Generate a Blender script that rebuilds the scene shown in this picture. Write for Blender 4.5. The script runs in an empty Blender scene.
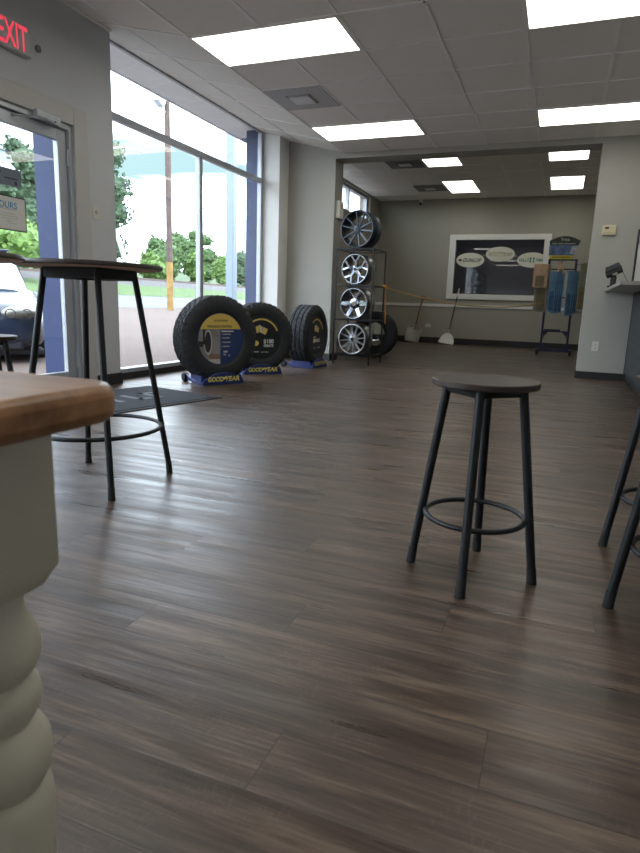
import bpy, bmesh, math, random
from mathutils import Vector, Matrix
random.seed(7)
PI = math.pi
COL = bpy.context.scene.collection
R = math.radians

# ------------------------------------------------------------------ materials
def lin(c):
    c /= 255.0
    return c / 12.92 if c <= .04045 else ((c + .055) / 1.055) ** 2.4
def rgb(r, g, b): return (lin(r), lin(g), lin(b), 1)
MATS = {}
def mat(name, col, rough=.5, metal=0, var=.08, scale=12, bump=0, bscale=None, coat=0, spec=.5):
    if name in MATS: return MATS[name]
    m = bpy.data.materials.new(name); m.use_nodes = True
    nt = m.node_tree; b = nt.nodes['Principled BSDF']
    b.inputs['Roughness'].default_value = rough; b.inputs['Metallic'].default_value = metal
    b.inputs['Coat Weight'].default_value = coat; b.inputs['Specular IOR Level'].default_value = spec
    tc = nt.nodes.new('ShaderNodeTexCoord')
    n = nt.nodes.new('ShaderNodeTexNoise'); n.inputs['Scale'].default_value = scale; n.inputs['Detail'].default_value = 4
    nt.links.new(tc.outputs['Object'], n.inputs['Vector'])
    r = nt.nodes.new('ShaderNodeValToRGB')
    r.color_ramp.elements[0].position = .3; r.color_ramp.elements[1].position = .7
    r.color_ramp.elements[0].color = tuple(c * (1 - var) for c in col[:3]) + (1,)
    r.color_ramp.elements[1].color = tuple(min(1, c * (1 + var)) for c in col[:3]) + (1,)
    nt.links.new(n.outputs['Fac'], r.inputs['Fac']); nt.links.new(r.outputs['Color'], b.inputs['Base Color'])
    if bump:
        n2 = nt.nodes.new('ShaderNodeTexNoise'); n2.inputs['Scale'].default_value = bscale or scale * 6; n2.inputs['Detail'].default_value = 3
        nt.links.new(tc.outputs['Object'], n2.inputs['Vector'])
        bp = nt.nodes.new('ShaderNodeBump'); bp.inputs['Strength'].default_value = bump; bp.inputs['Distance'].default_value = .01
        nt.links.new(n2.outputs['Fac'], bp.inputs['Height']); nt.links.new(bp.outputs['Normal'], b.inputs['Normal'])
    MATS[name] = m
    return m
def emit(name, col, strength):
    if name in MATS: return MATS[name]
    m = bpy.data.materials.new(name); m.use_nodes = True; nt = m.node_tree; nt.nodes.clear()
    e = nt.nodes.new('ShaderNodeEmission'); e.inputs['Color'].default_value = col; e.inputs['Strength'].default_value = strength
    o = nt.nodes.new('ShaderNodeOutputMaterial'); nt.links.new(e.outputs[0], o.inputs[0]); MATS[name] = m
    return m
def glass(name, tint=(1, 1, 1, 1), ior=1.45):
    m = bpy.data.materials.new(name); m.use_nodes = True; nt = m.node_tree; nt.nodes.clear()
    t = nt.nodes.new('ShaderNodeBsdfTransparent'); t.inputs['Color'].default_value = tint
    g = nt.nodes.new('ShaderNodeBsdfGlossy'); g.inputs['Roughness'].default_value = .01
    lw = nt.nodes.new('ShaderNodeLayerWeight'); lw.inputs['Blend'].default_value = .5
    pw = nt.nodes.new('ShaderNodeMath'); pw.operation = 'POWER'; pw.inputs[1].default_value = 5; nt.links.new(lw.outputs['Facing'], pw.inputs[0])
    f = nt.nodes.new('ShaderNodeMath'); f.operation = 'MULTIPLY_ADD'; f.inputs[1].default_value = .9; f.inputs[2].default_value = ((ior - 1) / (ior + 1)) ** 2; nt.links.new(pw.outputs[0], f.inputs[0])
    x = nt.nodes.new('ShaderNodeMixShader'); o = nt.nodes.new('ShaderNodeOutputMaterial')
    nt.links.new(f.outputs[0], x.inputs[0]); nt.links.new(t.outputs[0], x.inputs[1]); nt.links.new(g.outputs[0], x.inputs[2])
    nt.links.new(x.outputs[0], o.inputs[0])
    return m
def wood_mat(name, c1, c2, rough, axis, scale=1.0, coat=0):
    m = bpy.data.materials.new(name); m.use_nodes = True; nt = m.node_tree; b = nt.nodes['Principled BSDF']
    b.inputs['Roughness'].default_value = rough; b.inputs['Coat Weight'].default_value = coat; b.inputs['Coat Roughness'].default_value = .15
    tc = nt.nodes.new('ShaderNodeTexCoord'); mp = nt.nodes.new('ShaderNodeMapping')
    s = [22 * scale] * 3; s[axis] = 2.2 * scale
    mp.inputs['Scale'].default_value = s
    n = nt.nodes.new('ShaderNodeTexNoise'); n.inputs['Scale'].default_value = 1.6; n.inputs['Detail'].default_value = 8; n.inputs['Distortion'].default_value = .6
    r = nt.nodes.new('ShaderNodeValToRGB'); r.color_ramp.elements[0].color = c1; r.color_ramp.elements[1].color = c2
    r.color_ramp.elements[0].position = .33; r.color_ramp.elements[1].position = .7
    nt.links.new(tc.outputs['Object'], mp.inputs['Vector']); nt.links.new(mp.outputs[0], n.inputs['Vector'])
    nt.links.new(n.outputs['Fac'], r.inputs['Fac']); nt.links.new(r.outputs[0], b.inputs['Base Color'])
    bp = nt.nodes.new('ShaderNodeBump'); bp.inputs['Strength'].default_value = .12; bp.inputs['Distance'].default_value = .004
    nt.links.new(n.outputs['Fac'], bp.inputs['Height']); nt.links.new(bp.outputs[0], b.inputs['Normal'])
    return m
def floor_mat():
    m = bpy.data.materials.new('vinyl_plank'); m.use_nodes = True; nt = m.node_tree; b = nt.nodes['Principled BSDF']
    N = nt.nodes.new; L = nt.links.new
    def math_(op, a, bb=None):
        n = N('ShaderNodeMath'); n.operation = op
        for i, v in enumerate((a, bb)):
            if v is None: continue
            if isinstance(v, (int, float)): n.inputs[i].default_value = v
            else: L(v, n.inputs[i])
        return n.outputs[0]
    tc = N('ShaderNodeTexCoord'); sp = N('ShaderNodeSeparateXYZ'); L(tc.outputs['Object'], sp.inputs[0])
    row = math_('DIVIDE', math_('SUBTRACT', sp.outputs['Y'], .743), .1545)
    n = math_('FLOOR', row); fy = math_('FRACT', row)
    off = math_('ADD', math_('MULTIPLY', n, .352), -.397)
    px = math_('DIVIDE', math_('SUBTRACT', sp.outputs['X'], off), 1.2)
    k = math_('FLOOR', px); fx = math_('FRACT', px)
    cb = N('ShaderNodeCombineXYZ'); L(n, cb.inputs[0]); L(k, cb.inputs[1])
    wn = N('ShaderNodeTexWhiteNoise'); wn.noise_dimensions = '2D'; L(cb.outputs[0], wn.inputs['Vector'])
    # grain, different in each plank
    ofs = N('ShaderNodeVectorMath'); ofs.operation = 'SCALE'; ofs.inputs['Scale'].default_value = 37; L(wn.outputs['Color'], ofs.inputs[0])
    add = N('ShaderNodeVectorMath'); add.operation = 'ADD'; L(tc.outputs['Object'], add.inputs[0]); L(ofs.outputs[0], add.inputs[1])
    mp = N('ShaderNodeMapping'); mp.inputs['Scale'].default_value = (1.3, 13, 1); L(add.outputs[0], mp.inputs['Vector'])
    g = N('ShaderNodeTexNoise'); g.inputs['Scale'].default_value = 1.7; g.inputs['Detail'].default_value = 9; g.inputs['Roughness'].default_value = .68; g.inputs['Distortion'].default_value = .4
    L(mp.outputs[0], g.inputs['Vector'])
    mp2 = N('ShaderNodeMapping'); mp2.inputs['Scale'].default_value = (5, 95, 1); L(add.outputs[0], mp2.inputs['Vector'])
    g2 = N('ShaderNodeTexNoise'); g2.inputs['Scale'].default_value = 1.5; g2.inputs['Detail'].default_value = 4; L(mp2.outputs[0], g2.inputs['Vector'])
    ra = N('ShaderNodeValToRGB'); ra.color_ramp.elements[0].position = .36; ra.color_ramp.elements[1].position = .66
    ra.color_ramp.elements[0].color = rgb(44, 33, 27); ra.color_ramp.elements[1].color = rgb(114, 95, 81)
    e = ra.color_ramp.elements.new(.5); e.color = rgb(74, 59, 49)
    mixv = math_('ADD', math_('MULTIPLY', g.outputs['Fac'], .74), math_('MULTIPLY', g2.outputs['Fac'], .26)); L(mixv, ra.inputs['Fac'])
    # pale saw marks
    mp3 = N('ShaderNodeMapping'); mp3.inputs['Scale'].default_value = (220, 45, 1); mp3.inputs['Rotation'].default_value = (0, 0, .3); L(add.outputs[0], mp3.inputs['Vector'])
    g3 = N('ShaderNodeTexNoise'); g3.inputs['Scale'].default_value = 1.; g3.inputs['Detail'].default_value = 5; L(mp3.outputs[0], g3.inputs['Vector'])
    g4 = N('ShaderNodeTexNoise'); g4.inputs['Scale'].default_value = 5.; g4.inputs['Detail'].default_value = 2; L(add.outputs[0], g4.inputs['Vector'])
    mk = math_('MULTIPLY', math_('GREATER_THAN', g3.outputs['Fac'], .585), math_('GREATER_THAN', g4.outputs['Fac'], .56))
    mx = N('ShaderNodeMix'); mx.data_type = 'RGBA'; L(math_('MULTIPLY', mk, .05), mx.inputs['Factor']); L(ra.outputs[0], mx.inputs[6]); mx.inputs[7].default_value = rgb(165, 146, 128)
    hv = N('ShaderNodeHueSaturation'); L(mx.outputs[2], hv.inputs['Color'])
    L(math_('ADD', math_('MULTIPLY', wn.outputs['Value'], .34), .80), hv.inputs['Value'])
    # joints
    dy = math_('MULTIPLY', math_('MINIMUM', fy, math_('SUBTRACT', 1, fy)), .1545)
    dx = math_('MULTIPLY', math_('MINIMUM', fx, math_('SUBTRACT', 1, fx)), 1.2)
    seam = math_('LESS_THAN', math_('MINIMUM', dx, dy), .0011)
    mj = N('ShaderNodeMix'); mj.data_type = 'RGBA'; L(math_('MULTIPLY', seam, .75), mj.inputs['Factor']); L(hv.outputs[0], mj.inputs[6]); mj.inputs[7].default_value = rgb(30, 24, 21)
    L(mj.outputs[2], b.inputs['Base Color'])
    b.inputs['Specular IOR Level'].default_value = .62
    bn = N('ShaderNodeTexNoise'); bn.inputs['Scale'].default_value = 1; bn.inputs['Detail'].default_value = 3
    mp4 = N('ShaderNodeMapping'); mp4.inputs['Scale'].default_value = (1.6, 17, 1); L(add.outputs[0], mp4.inputs['Vector']); L(mp4.outputs[0], bn.inputs['Vector'])
    rr = math_('ADD', math_('ADD', math_('MULTIPLY', g.outputs['Fac'], .10), math_('MULTIPLY', bn.outputs['Fac'], .50)), .06)
    rr = math_('MAXIMUM', rr, .27); L(rr, b.inputs['Roughness'])
    wv = math_('MULTIPLY', math_('COSINE', math_('MULTIPLY', fy, 2 * PI)), .10)
    hh = math_('SUBTRACT', math_('ADD', math_('ADD', bn.outputs['Fac'], wv), math_('MULTIPLY', g2.outputs['Fac'], .12)), math_('MULTIPLY', seam, .5))
    bp = N('ShaderNodeBump'); bp.inputs['Strength'].default_value = .45; bp.inputs['Distance'].default_value = .005
    L(hh, bp.inputs['Height']); L(bp.outputs[0], b.inputs['Normal'])
    return m

M_FLOOR = floor_mat()
M_WALL = mat('painted_wall', rgb(198, 200, 204), .75, var=.02, scale=3, bump=.05, bscale=140)
M_WALLR = mat('bounce_wall_paint', rgb(238, 238, 236), .7, var=.02, scale=3)  # extra bright on the unseen walls, to bounce window light back
M_WALLP = mat('painted_partition', rgb(166, 164, 156), .75, var=.02, scale=3, bump=.05, bscale=140)
M_WALLB = mat('painted_back_wall', rgb(156, 152, 140), .75, var=.02, scale=3, bump=.05, bscale=140)
M_TILE = mat('ceiling_tile', rgb(240, 237, 232), .95, var=.10, scale=160, bump=.35, bscale=160)
M_TEE = mat('ceiling_tee', rgb(245, 244, 242), .45, var=.02)
M_TRIMW = mat('white_trim', rgb(218, 217, 213), .5, var=.02)
M_CASE = mat('door_casing_paint', rgb(190, 189, 187), .55, var=.02)
M_BLACKBASE = mat('black_baseboard', rgb(34, 33, 33), .5, var=.05)
M_ALU = mat('aluminium_frame', rgb(176, 181, 188), .4, .3, var=.04)
M_GLASS = glass('clear_glass')
M_DGLASS = glass('dark_glass', (.80, .80, .82, 1), 1.5)
M_DARK = mat('black_metal', rgb(31, 33, 37), .42, .3, var=.10, scale=30)
M_RUBBER = mat('black_rubber', rgb(28, 29, 31), .75, var=.15, scale=40, bump=.1)
M_TIRE = mat('tire_rubber', rgb(36, 39, 44), .68, var=.12, scale=25, bump=.08, bscale=90)
M_BLUE = mat('blue_plastic', rgb(30, 46, 104), .38, var=.05)
M_BLUEPOST = mat('blue_painted_pilaster', rgb(24, 42, 84), .6, var=.05, scale=4)
M_YEL = mat('yellow_print', rgb(214, 186, 92), .5, var=.03)
M_YELLET = mat('yellow_letter', rgb(228, 214, 110), .5, var=.02)
M_WHITE = mat('white_print', rgb(222, 222, 218), .5, var=.02)
M_NAVY = mat('navy_card', rgb(38, 58, 104), .4, var=.06)
M_BCARD = mat('black_card', rgb(24, 27, 34), .4, var=.06)
M_GREYP = mat('grey_print', rgb(134, 132, 132), .5, var=.2, scale=9)
M_LGREY = mat('pale_grey_print', rgb(190, 190, 188), .5, var=.08)
M_BROWNP = mat('brown_print', rgb(132, 104, 86), .5, var=.2, scale=14)
M_INK = mat('dark_ink', rgb(40, 42, 48), .6, var=.02)
M_GREENINK = mat('green_ink', rgb(24, 130, 112), .6, var=.02)
M_TANINK = mat('tan_ink', rgb(168, 164, 128), .6, var=.02)
M_BLUEINK = mat('light_blue_ink', rgb(92, 160, 205), .6, var=.05)
M_RED = emit('red_letter', (.80, .06, .10, 1), .9)
M_BLK = mat('black_plastic', rgb(20, 20, 22), .4, var=.05)
M_CHROME = mat('chrome', rgb(146, 150, 156), .10, 1, var=.02)
M_SILVER = mat('silver_alloy', rgb(212, 214, 218), .32, .9, var=.04)
M_GUN = mat('gunmetal_alloy', rgb(72, 78, 86), .3, .8, var=.06)
M_BARREL = mat('brushed_barrel', rgb(128, 130, 132), .32, .9, var=.06)
M_PANEL = emit('light_panel', (1.0, .975, .87, 1), 4.4)

# ------------------------------------------------------------------ mesh helpers
def bm_new(): return bmesh.new()
def box(bm, x0, x1, y0, y1, z0, z1, M=None):
    vs = [Vector((x, y, z)) for z in (z0, z1) for y in (y0, y1) for x in (x0, x1)]
    if M: vs = [M @ v for v in vs]
    v = [bm.verts.new(p) for p in vs]
    for f in ((0, 2, 3, 1), (4, 5, 7, 6), (0, 1, 5, 4), (2, 6, 7, 3), (0, 4, 6, 2), (1, 3, 7, 5)):
        bm.faces.new([v[i] for i in f])
def prism(bm, pts, d, M=None):
    """polygon pts in local xz-plane... given as 3D points, extruded by vector d"""
    a = [Vector(p) for p in pts]; b = [p + Vector(d) for p in a]
    if M: a = [M @ p for p in a]; b = [M @ p for p in b]
    a = [bm.verts.new(p) for p in a]; b = [bm.verts.new(p) for p in b]
    bm.faces.new(a[::-1]); bm.faces.new(b); n = len(a)
    for i in range(n): bm.faces.new((a[i], a[(i + 1) % n], b[(i + 1) % n], b[i]))
def tube(bm, pts, r, seg=10, closed=False, cap=True):
    pts = [Vector(p) for p in pts]; n = len(pts); rs = r if isinstance(r, (list, tuple)) else [r] * n
    rings = []; prev = None
    for i, p in enumerate(pts):
        if closed: t = pts[(i + 1) % n] - pts[i - 1]
        else: t = pts[min(i + 1, n - 1)] - pts[max(i - 1, 0)]
        t.normalize()
        if prev is None:
            u = t.orthogonal().normalized()
        else:
            u = (prev - t * prev.dot(t)); u = u.normalized() if u.length > 1e-6 else t.orthogonal().normalized()
        prev = u; w = t.cross(u)
        rings.append([bm.verts.new(p + (u * math.cos(2 * PI * k / seg) + w * math.sin(2 * PI * k / seg)) * rs[i]) for k in range(seg)])
    m = n if closed else n - 1
    for i in range(m):
        a, b = rings[i], rings[(i + 1) % n]
        sh = 0
        if closed and i == n - 1:
            sh = min(range(seg), key=lambda s: (a[0].co - b[s].co).length)
        for k in range(seg):
            bm.faces.new((a[k], a[(k + 1) % seg], b[(k + 1 + sh) % seg], b[(k + sh) % seg]))
    if cap and not closed:
        bm.faces.new(rings[0][::-1]); bm.faces.new(rings[-1])
def ring(bm, c, r, tr, axis='z', seg=48, ts=8):
    pts = []
    for k in range(seg):
        a = 2 * PI * k / seg
        pts.append({'z': (c[0] + r * math.cos(a), c[1] + r * math.sin(a), c[2]), 'y': (c[0] + r * math.cos(a), c[1], c[2] + r * math.sin(a))}[axis])
    tube(bm, pts, tr, ts, closed=True)
def lathe(bm, prof, seg=48, axis='z', c=(0, 0, 0), closed=False):
    """prof: (r, h) pairs"""
    rings = []
    for r, h in prof:
        rg = []
        for k in range(seg):
            a = 2 * PI * k / seg; x, y = r * math.cos(a), r * math.sin(a)
            rg.append(bm.verts.new(Vector(c) + (Vector((x, y, h)) if axis == 'z' else Vector((x, h, y)))))
        rings.append(rg)
    m = len(rings) if closed else len(rings) - 1
    for i in range(m):
        a, b = rings[i], rings[(i + 1) % len(rings)]
        for k in range(seg): bm.faces.new((a[k], a[(k + 1) % seg], b[(k + 1) % seg], b[k]))
    if not closed:
        for rg in (rings[0], rings[-1]):
            try: bm.faces.new(rg)
            except ValueError: pass
def disc_poly(r, a0, a1, n=40): return [(r * math.cos(a0 + (a1 - a0) * i / n), r * math.sin(a0 + (a1 - a0) * i / n)) for i in range(n + 1)]
def link(name, bm, m, parent=None, smooth=None, bevel=0, M=None):
    bmesh.ops.remove_doubles(bm, verts=bm.verts, dist=1e-6)
    bmesh.ops.recalc_face_normals(bm, faces=bm.faces)
    me = bpy.data.meshes.new(name); bm.to_mesh(me); bm.free()
    if smooth is not None:
        for p in me.polygons: p.use_smooth = True
        me.set_sharp_from_angle(angle=R(smooth))
    me.materials.append(m)
    o = bpy.data.objects.new(name, me); COL.objects.link(o)
    if parent: o.parent = parent
    if M: o.matrix_local = M
    if bevel:
        bv = o.modifiers.new('bevel', 'BEVEL'); bv.width = bevel; bv.segments = 3; bv.limit_method = 'ANGLE'; bv.angle_limit = R(40)
        if smooth is None:
            for p in me.polygons: p.use_smooth = True
            me.set_sharp_from_angle(angle=R(35))
    return o
def tag(o, label=None, cat=None, group=None, kind=None):
    if label: o['label'] = label
    if cat: o['category'] = cat
    if group: o['group'] = group
    if kind: o['kind'] = kind
    return o
def thing(name, label, cat, loc, rz=0, group=None):
    o = bpy.data.objects.new(name, None); COL.objects.link(o); o.empty_display_size = .1
    o.location = loc; o.rotation_euler = (0, 0, rz)
    return tag(o, label, cat, group)
def struct(name, bm, m, parent=None, **k):
    o = link(name, bm, m, parent, **k)
    if not parent: o['kind'] = 'structure'
    return o
def sempty(name, loc=(0, 0, 0)):
    o = bpy.data.objects.new(name, None); COL.objects.link(o); o.location = loc; o['kind'] = 'structure'; return o
def dup(root, loc, rz, label, group=None):
    r = root.copy(); COL.objects.link(r); r.location = loc; r.rotation_euler = (0, 0, rz); r['label'] = label
    if group: r['group'] = group
    for ch in list(root.children):
        c = ch.copy(); COL.objects.link(c); c.parent = r
        for g in list(ch.children):
            d = g.copy(); COL.objects.link(d); d.parent = c
    return r
def basis(right, up, o):
    r, u = Vector(right).normalized(), Vector(up).normalized(); n = r.cross(u)
    return Matrix(((r.x, u.x, n.x, o[0]), (r.y, u.y, n.y, o[1]), (r.z, u.z, n.z, o[2]), (0, 0, 0, 1)))
def text(s, size, m, parent, M, width=None, name='lettering', ext=.0008, shear=0, bold=0, height=None):
    cu = bpy.data.curves.new('t', 'FONT'); cu.body = s; cu.size = 1; cu.align_x = 'CENTER'; cu.align_y = 'CENTER'
    cu.shear = shear; cu.offset = bold; cu.resolution_u = 3
    to = bpy.data.objects.new('t', cu); COL.objects.link(to)
    dg = bpy.context.evaluated_depsgraph_get()
    me = bpy.data.meshes.new_from_object(to.evaluated_get(dg)); bpy.data.objects.remove(to)
    xs = [v.co.x for v in me.vertices]; ys = [v.co.y for v in me.vertices]
    w = max(xs) - min(xs); h = max(ys) - min(ys); cx = (max(xs) + min(xs)) / 2; cy = (max(ys) + min(ys)) / 2
    sx = (width / w) if width else size; sy = (height / h) if height else (size if not width else min(size, sx * 3) if size else sx)
    bm = bmesh.new(); bm.from_mesh(me); bpy.data.meshes.remove(me)
    for v in bm.verts: v.co = Vector(((v.co.x - cx) * sx, (v.co.y - cy) * sy, 0))
    r = bmesh.ops.extrude_face_region(bm, geom=list(bm.faces))
    for v in [g for g in r['geom'] if isinstance(g, bmesh.types.BMVert)]: v.co.z += ext
    return link(name, bm, m, parent, M=M)

# ------------------------------------------------------------------ key dimensions (metres; camera at x=0, y=0)
XE, XG, XL = -3.735, -3.95, -3.68       # entrance wall face, glass plane, return wall face
ZC, ZB = 2.756, 3.155                   # ceilings
YP, YPB, YB = 8.01, 8.31, 14.0          # partition front, partition back, back wall
YC, YW = 4.50, 7.72                     # window from, to
def zs(x): return ZC + .236 * max(0, -2.873 - x)
XR, YR = 3.6, -3.2

# ------------------------------------------------------------------ setting
bm = bm_new(); box(bm, XG, XR, YR, YB + .1, -.1, 0); struct('floor', bm, M_FLOOR)
# ceilings: flat part, then the part that rises towards the windows
bm = bm_new()
box(bm, -2.873, XR, YR, YP, ZC, ZC + .04)
prism(bm, [(-2.873, YR, ZC), (-2.873, YR, ZC + .04), (XG - .03, YR, zs(XG - .03) + .04), (XG - .03, YR, zs(XG - .03))], (0, YP - YR, 0))
struct('ceiling', bm, M_TILE)
bm = bm_new(); box(bm, -4.1, 1.6, YPB, YB, ZB, ZB + .04); struct('ceiling_back', bm, M_TILE)
bm = bm_new()
T = .61
for i in range(-1, 11):
    x = -2.873 + T * i
    if x < XR: box(bm, x - .012, x + .012, YR, YP, zs(x) - .006, zs(x) + .002)
for j in range(-12, 7):
    y = 4.351 + T * j
    if YR < y < YP:
        box(bm, -2.873, XR, y - .012, y + .012, ZC - .006, ZC + .002)
        prism(bm, [(-2.873, y - .012, ZC + .001), (-2.873, y - .012, ZC - .006), (XG, y - .012, zs(XG) - .006), (XG, y - .012, zs(XG) + .001)], (0, .024, 0))
box(bm, XE, XE + .02, YR, YC, zs(XE) - .02, zs(XE))
struct('trim_1', bm, M_TEE)
bm = bm_new()
for i in range(-3, 8):
    x = -2.37 + T * i
    if -4.1 < x < 1.6: box(bm, x - .012, x + .012, YPB, YB, ZB - .006, ZB + .002)
for j in range(-3, 7):
    y = 10.25 + T * j
    if YPB < y < YB: box(bm, -4.1, 1.6, y - .012, y + .012, ZB - .006, ZB + .002)
struct('trim_2', bm, M_TEE)

# entrance wall with the door opening
DY0, DY1, DZ = 2.93, 4.03, 2.10
bm = bm_new()
def quadwall(bm, y0, y1, z0, x0=XE - .10, x1=XE):
    prism(bm, [(x1, y0, z0), (x0, y0, z0), (x0, y0, zs(x0) + .03), (x1, y0, zs(x1) + .03)], (0, y1 - y0, 0))
SY0, SY1 = -2.7, 2.35  # opening for the added, unseen window
quadwall(bm, YR, SY0, 0); quadwall(bm, SY1, DY0, 0); quadwall(bm, SY0, SY1, 2.62)
box(bm, XE - .10, XE, SY0, SY1, 0, .12)
quadwall(bm, DY1, YC, 0); quadwall(bm, DY0, DY1, DZ)
struct('wall_left', bm, M_WALL)
# return wall beyond the window, left stub of the partition, header, right part of the partition
bm = bm_new(); box(bm, XG - .03, XL, YW, YP + .02, 0, 3.1); struct('wall_left_return', bm, M_TRIMW)
bm = bm_new()
box(bm, XL - .4, -2.99, YP, YPB, 0, 3.2); box(bm, .256, XR, YP, YPB, 0, 3.2); box(bm, -2.99, .256, YP, YPB, 2.69, 3.2)
struct('wall_partition', bm, M_WALLP)
bm = bm_new(); box(bm, XR, XR + .1, YR, YP, 0, 2.8); struct('wall_right', bm, M_WALLR)
bm = bm_new(); box(bm, XE - .25, XR, YR - .1, YR, 0, 3.2); struct('wall_rear', bm, M_WALLR)
bm = bm_new(); box(bm, 1.6, 1.7, YPB, YB, 0, 3.2); struct('wall_back_right', bm, M_WALLB)
# back room: left wall with a high window, back wall with the viewing window
bm = bm_new()
BY0, BY1, BZ0, BZ1 = 9.4, 13.22, 2.60, 3.12
box(bm, -4.35, -4.1, YPB, BY0, 0, 3.2); box(bm, -4.35, -4.1, BY1, YB, 0, 3.2); box(bm, -4.35, -4.1, BY0, BY1, 0, BZ0); box(bm, -4.35, -4.1, BY0, BY1, BZ1, 3.2)
struct('wall_back_left', bm, M_WALLB)
WX0, WX1, WZ0, WZ1 = -2.31, -.46, 1.12, 2.28
bm = bm_new()
box(bm, -4.35, WX0, YB, YB + .12, 0, 3.2); box(bm, WX1, 1.7, YB, YB + .12, 0, 3.2); box(bm, WX0, WX1, YB, YB + .12, 0, WZ0); box(bm, WX0, WX1, YB, YB + .12, WZ1, 3.2)
struct('wall_back', bm, M_WALLB)
# dark room behind the viewing window
bm = bm_new()
M_SHADE = mat('workshop_wall', rgb(120, 122, 128), .8)
box(bm, -3.6, .9, YB + 3.5, YB + 3.6, 0, 3.2); box(bm, -3.7, -3.6, YB + .12, YB + 3.6, 0, 3.2); box(bm, .9, 1.0, YB + .12, YB + 3.6, 0, 3.2)
box(bm, -3.7, 1.0, YB + .12, YB + 3.6, 3.2, 3.3); box(bm, -3.7, 1.0, YB + .12, YB + 3.6, -.1, 0)
struct('wall_workshop', bm, M_SHADE)

# baseboards
def bboard(name, *boxes):
    bm = bm_new()
    for b in boxes: box(bm, *b)
    struct(name, bm, M_BLACKBASE)
bboard('baseboard_left', (XE, XE + .012, YR, DY0 - .14, 0, .10), (XE, XE + .012, DY1 + .14, YC + .012, 0, .10), (XG + .05, XE + .012, YC, YC + .012, 0, .10),
       (XG + .05, XG + .062, YC, YW, 0, .06), (XL, XL + .012, YW - .012, YP, 0, .10), (XG + .05, XL, YW - .012, YW, 0, .10))
bboard('baseboard_partition', (XL, -2.978, YP - .012, YP, 0, .10), (-2.99, -2.978, YP, YPB, 0, .10), (.244, .80, YP - .012, YP, 0, .085), (.244, .256, YP, YPB, 0, .085))
bboard('baseboard_back', (-4.1, 1.6, YB - .012, YB, 0, .13), (-4.1, -4.088, YPB, YB, 0, .13))
bm = bm_new(); box(bm, -4.1, 1.6, YB - .02, YB, .825, .885); struct('trim_3', bm, M_TRIMW)

# ------------------------------------------------------------------ big shop window
w = sempty('window_1', (XG, YC, 0))
def wl(name, boxes, m, parent=w):
    bm = bm_new()
    for b in boxes: box(bm, *b)
    return link(name, bm, m, parent, bevel=.004)
Y2 = YW - YC
wl('sill', [(-.05, .05, 0, Y2, .03, .10)], M_ALU)
wl('curb', [(-.10, .045, 0, Y2, -.05, .03)], M_BLACKBASE)
wl('head', [(-.03, .01, 0, Y2, 2.99, 3.012)], M_ALU)
wl('jamb', [(-.03, .03, 0, .05, .10, 2.99)], M_ALU); wl('jamb', [(-.03, .03, Y2 - .06, Y2, .10, 2.99)], M_ALU)
wl('transom', [(-.03, .03, .05, Y2 - .06, 2.355, 2.415)], M_ALU)
wl('mullion', [(-.03, .03, 1.65, 1.715, .10, 2.355)], M_ALU)
wl('glass_pane', [(-.004, .004, .05, 1.65, .10, 2.355)], M_GLASS); wl('glass_pane', [(-.004, .004, 1.715, Y2 - .06, .10, 2.355)], M_GLASS)
wl('glass_pane', [(-.004, .004, .05, Y2 - .06, 2.415, 2.99)], M_GLASS)
# unseen window added for more daylight, in the entrance wall behind the viewer's left shoulder
w4 = sempty('added_window', (XE - .05, SY0, 0)); L4 = SY1 - SY0
wl('frame', [(-.03, .03, 0, L4, .12, .18), (-.03, .03, 0, L4, 2.56, 2.62), (-.03, .03, 0, .06, .18, 2.56), (-.03, .03, L4 - .06, L4, .18, 2.56), (-.03, .03, L4 / 2 - .03, L4 / 2 + .03, .18, 2.56)], M_ALU, w4)
wl('glass_pane', [(-.004, .004, .06, L4 / 2 - .03, .18, 2.56)], M_GLASS, w4); wl('glass_pane', [(-.004, .004, L4 / 2 + .03, L4 - .06, .18, 2.56)], M_GLASS, w4)
# high window of the back room
w2 = sempty('window_2', (-4.2, BY0, BZ0)); L2 = BY1 - BY0; H2 = BZ1 - BZ0
wl('frame', [(-.04, .04, 0, L2, 0, .05), (-.04, .04, 0, L2, H2 - .05, H2), (-.04, .04, 0, .06, .05, H2 - .05), (-.04, .04, L2 - .06, L2, .05, H2 - .05), (-.04, .04, 2.55, 2.61, .05, H2 - .05)], M_ALU, w2)
wl('glass_pane', [(-.004, .004, .06, L2 - .06, .05, H2 - .05)], M_GLASS, w2)
# viewing window in the back wall with three oval signs
w3 = sempty('window_3', (0, YB, 0))
wl('frame', [(WX0 - .135, WX0, -.03, .02, WZ0 - .115, WZ1 + .115), (WX1, WX1 + .135, -.03, .02, WZ0 - .115, WZ1 + .115), (WX0, WX1, -.03, .02, WZ0 - .115, WZ0), (WX0, WX1, -.03, .02, WZ1, WZ1 + .115)], M_TRIMW, w3)
wl('glass_pane', [(WX0, WX1, .05, .056, WZ0, WZ1)], M_DGLASS, w3)
def oval(x, z, name, label):
    t = thing('oval_sign', label, 'sign', (x, YB + .045, z), 0, 'oval brand signs on the back window')
    bm = bm_new(); prism(bm, [(.305 * math.cos(2 * PI * k / 48), 0, .158 * math.sin(2 * PI * k / 48)) for k in range(48)], (0, -.006, 0))
    link('sign_board', bm, mat('cream_sign', rgb(206, 206, 190), .5, var=.02), t)
    return t
FR = lambda x, z, y=-.0065: basis((1, 0, 0), (0, 0, 1), (x, y, z))
o1 = oval(-1.98, 1.855, '', 'cream oval sign with dark italic lettering, leftmost on the back window')
text('DUNLOP', .1, M_INK, o1, FR(.045, 0), width=.40, height=.085, shear=.3, bold=.015)
bm = bm_new(); prism(bm, [(-.26, -.0065, .0), (-.22, -.0065, -.03), (-.165, -.0065, .0), (-.22, -.0065, .03)], (0, -.001, 0)); link('emblem', bm, M_INK, o1)
o2 = oval(-1.345, 1.985, '', 'cream oval sign with pale tan lettering, highest on the back window')
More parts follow.
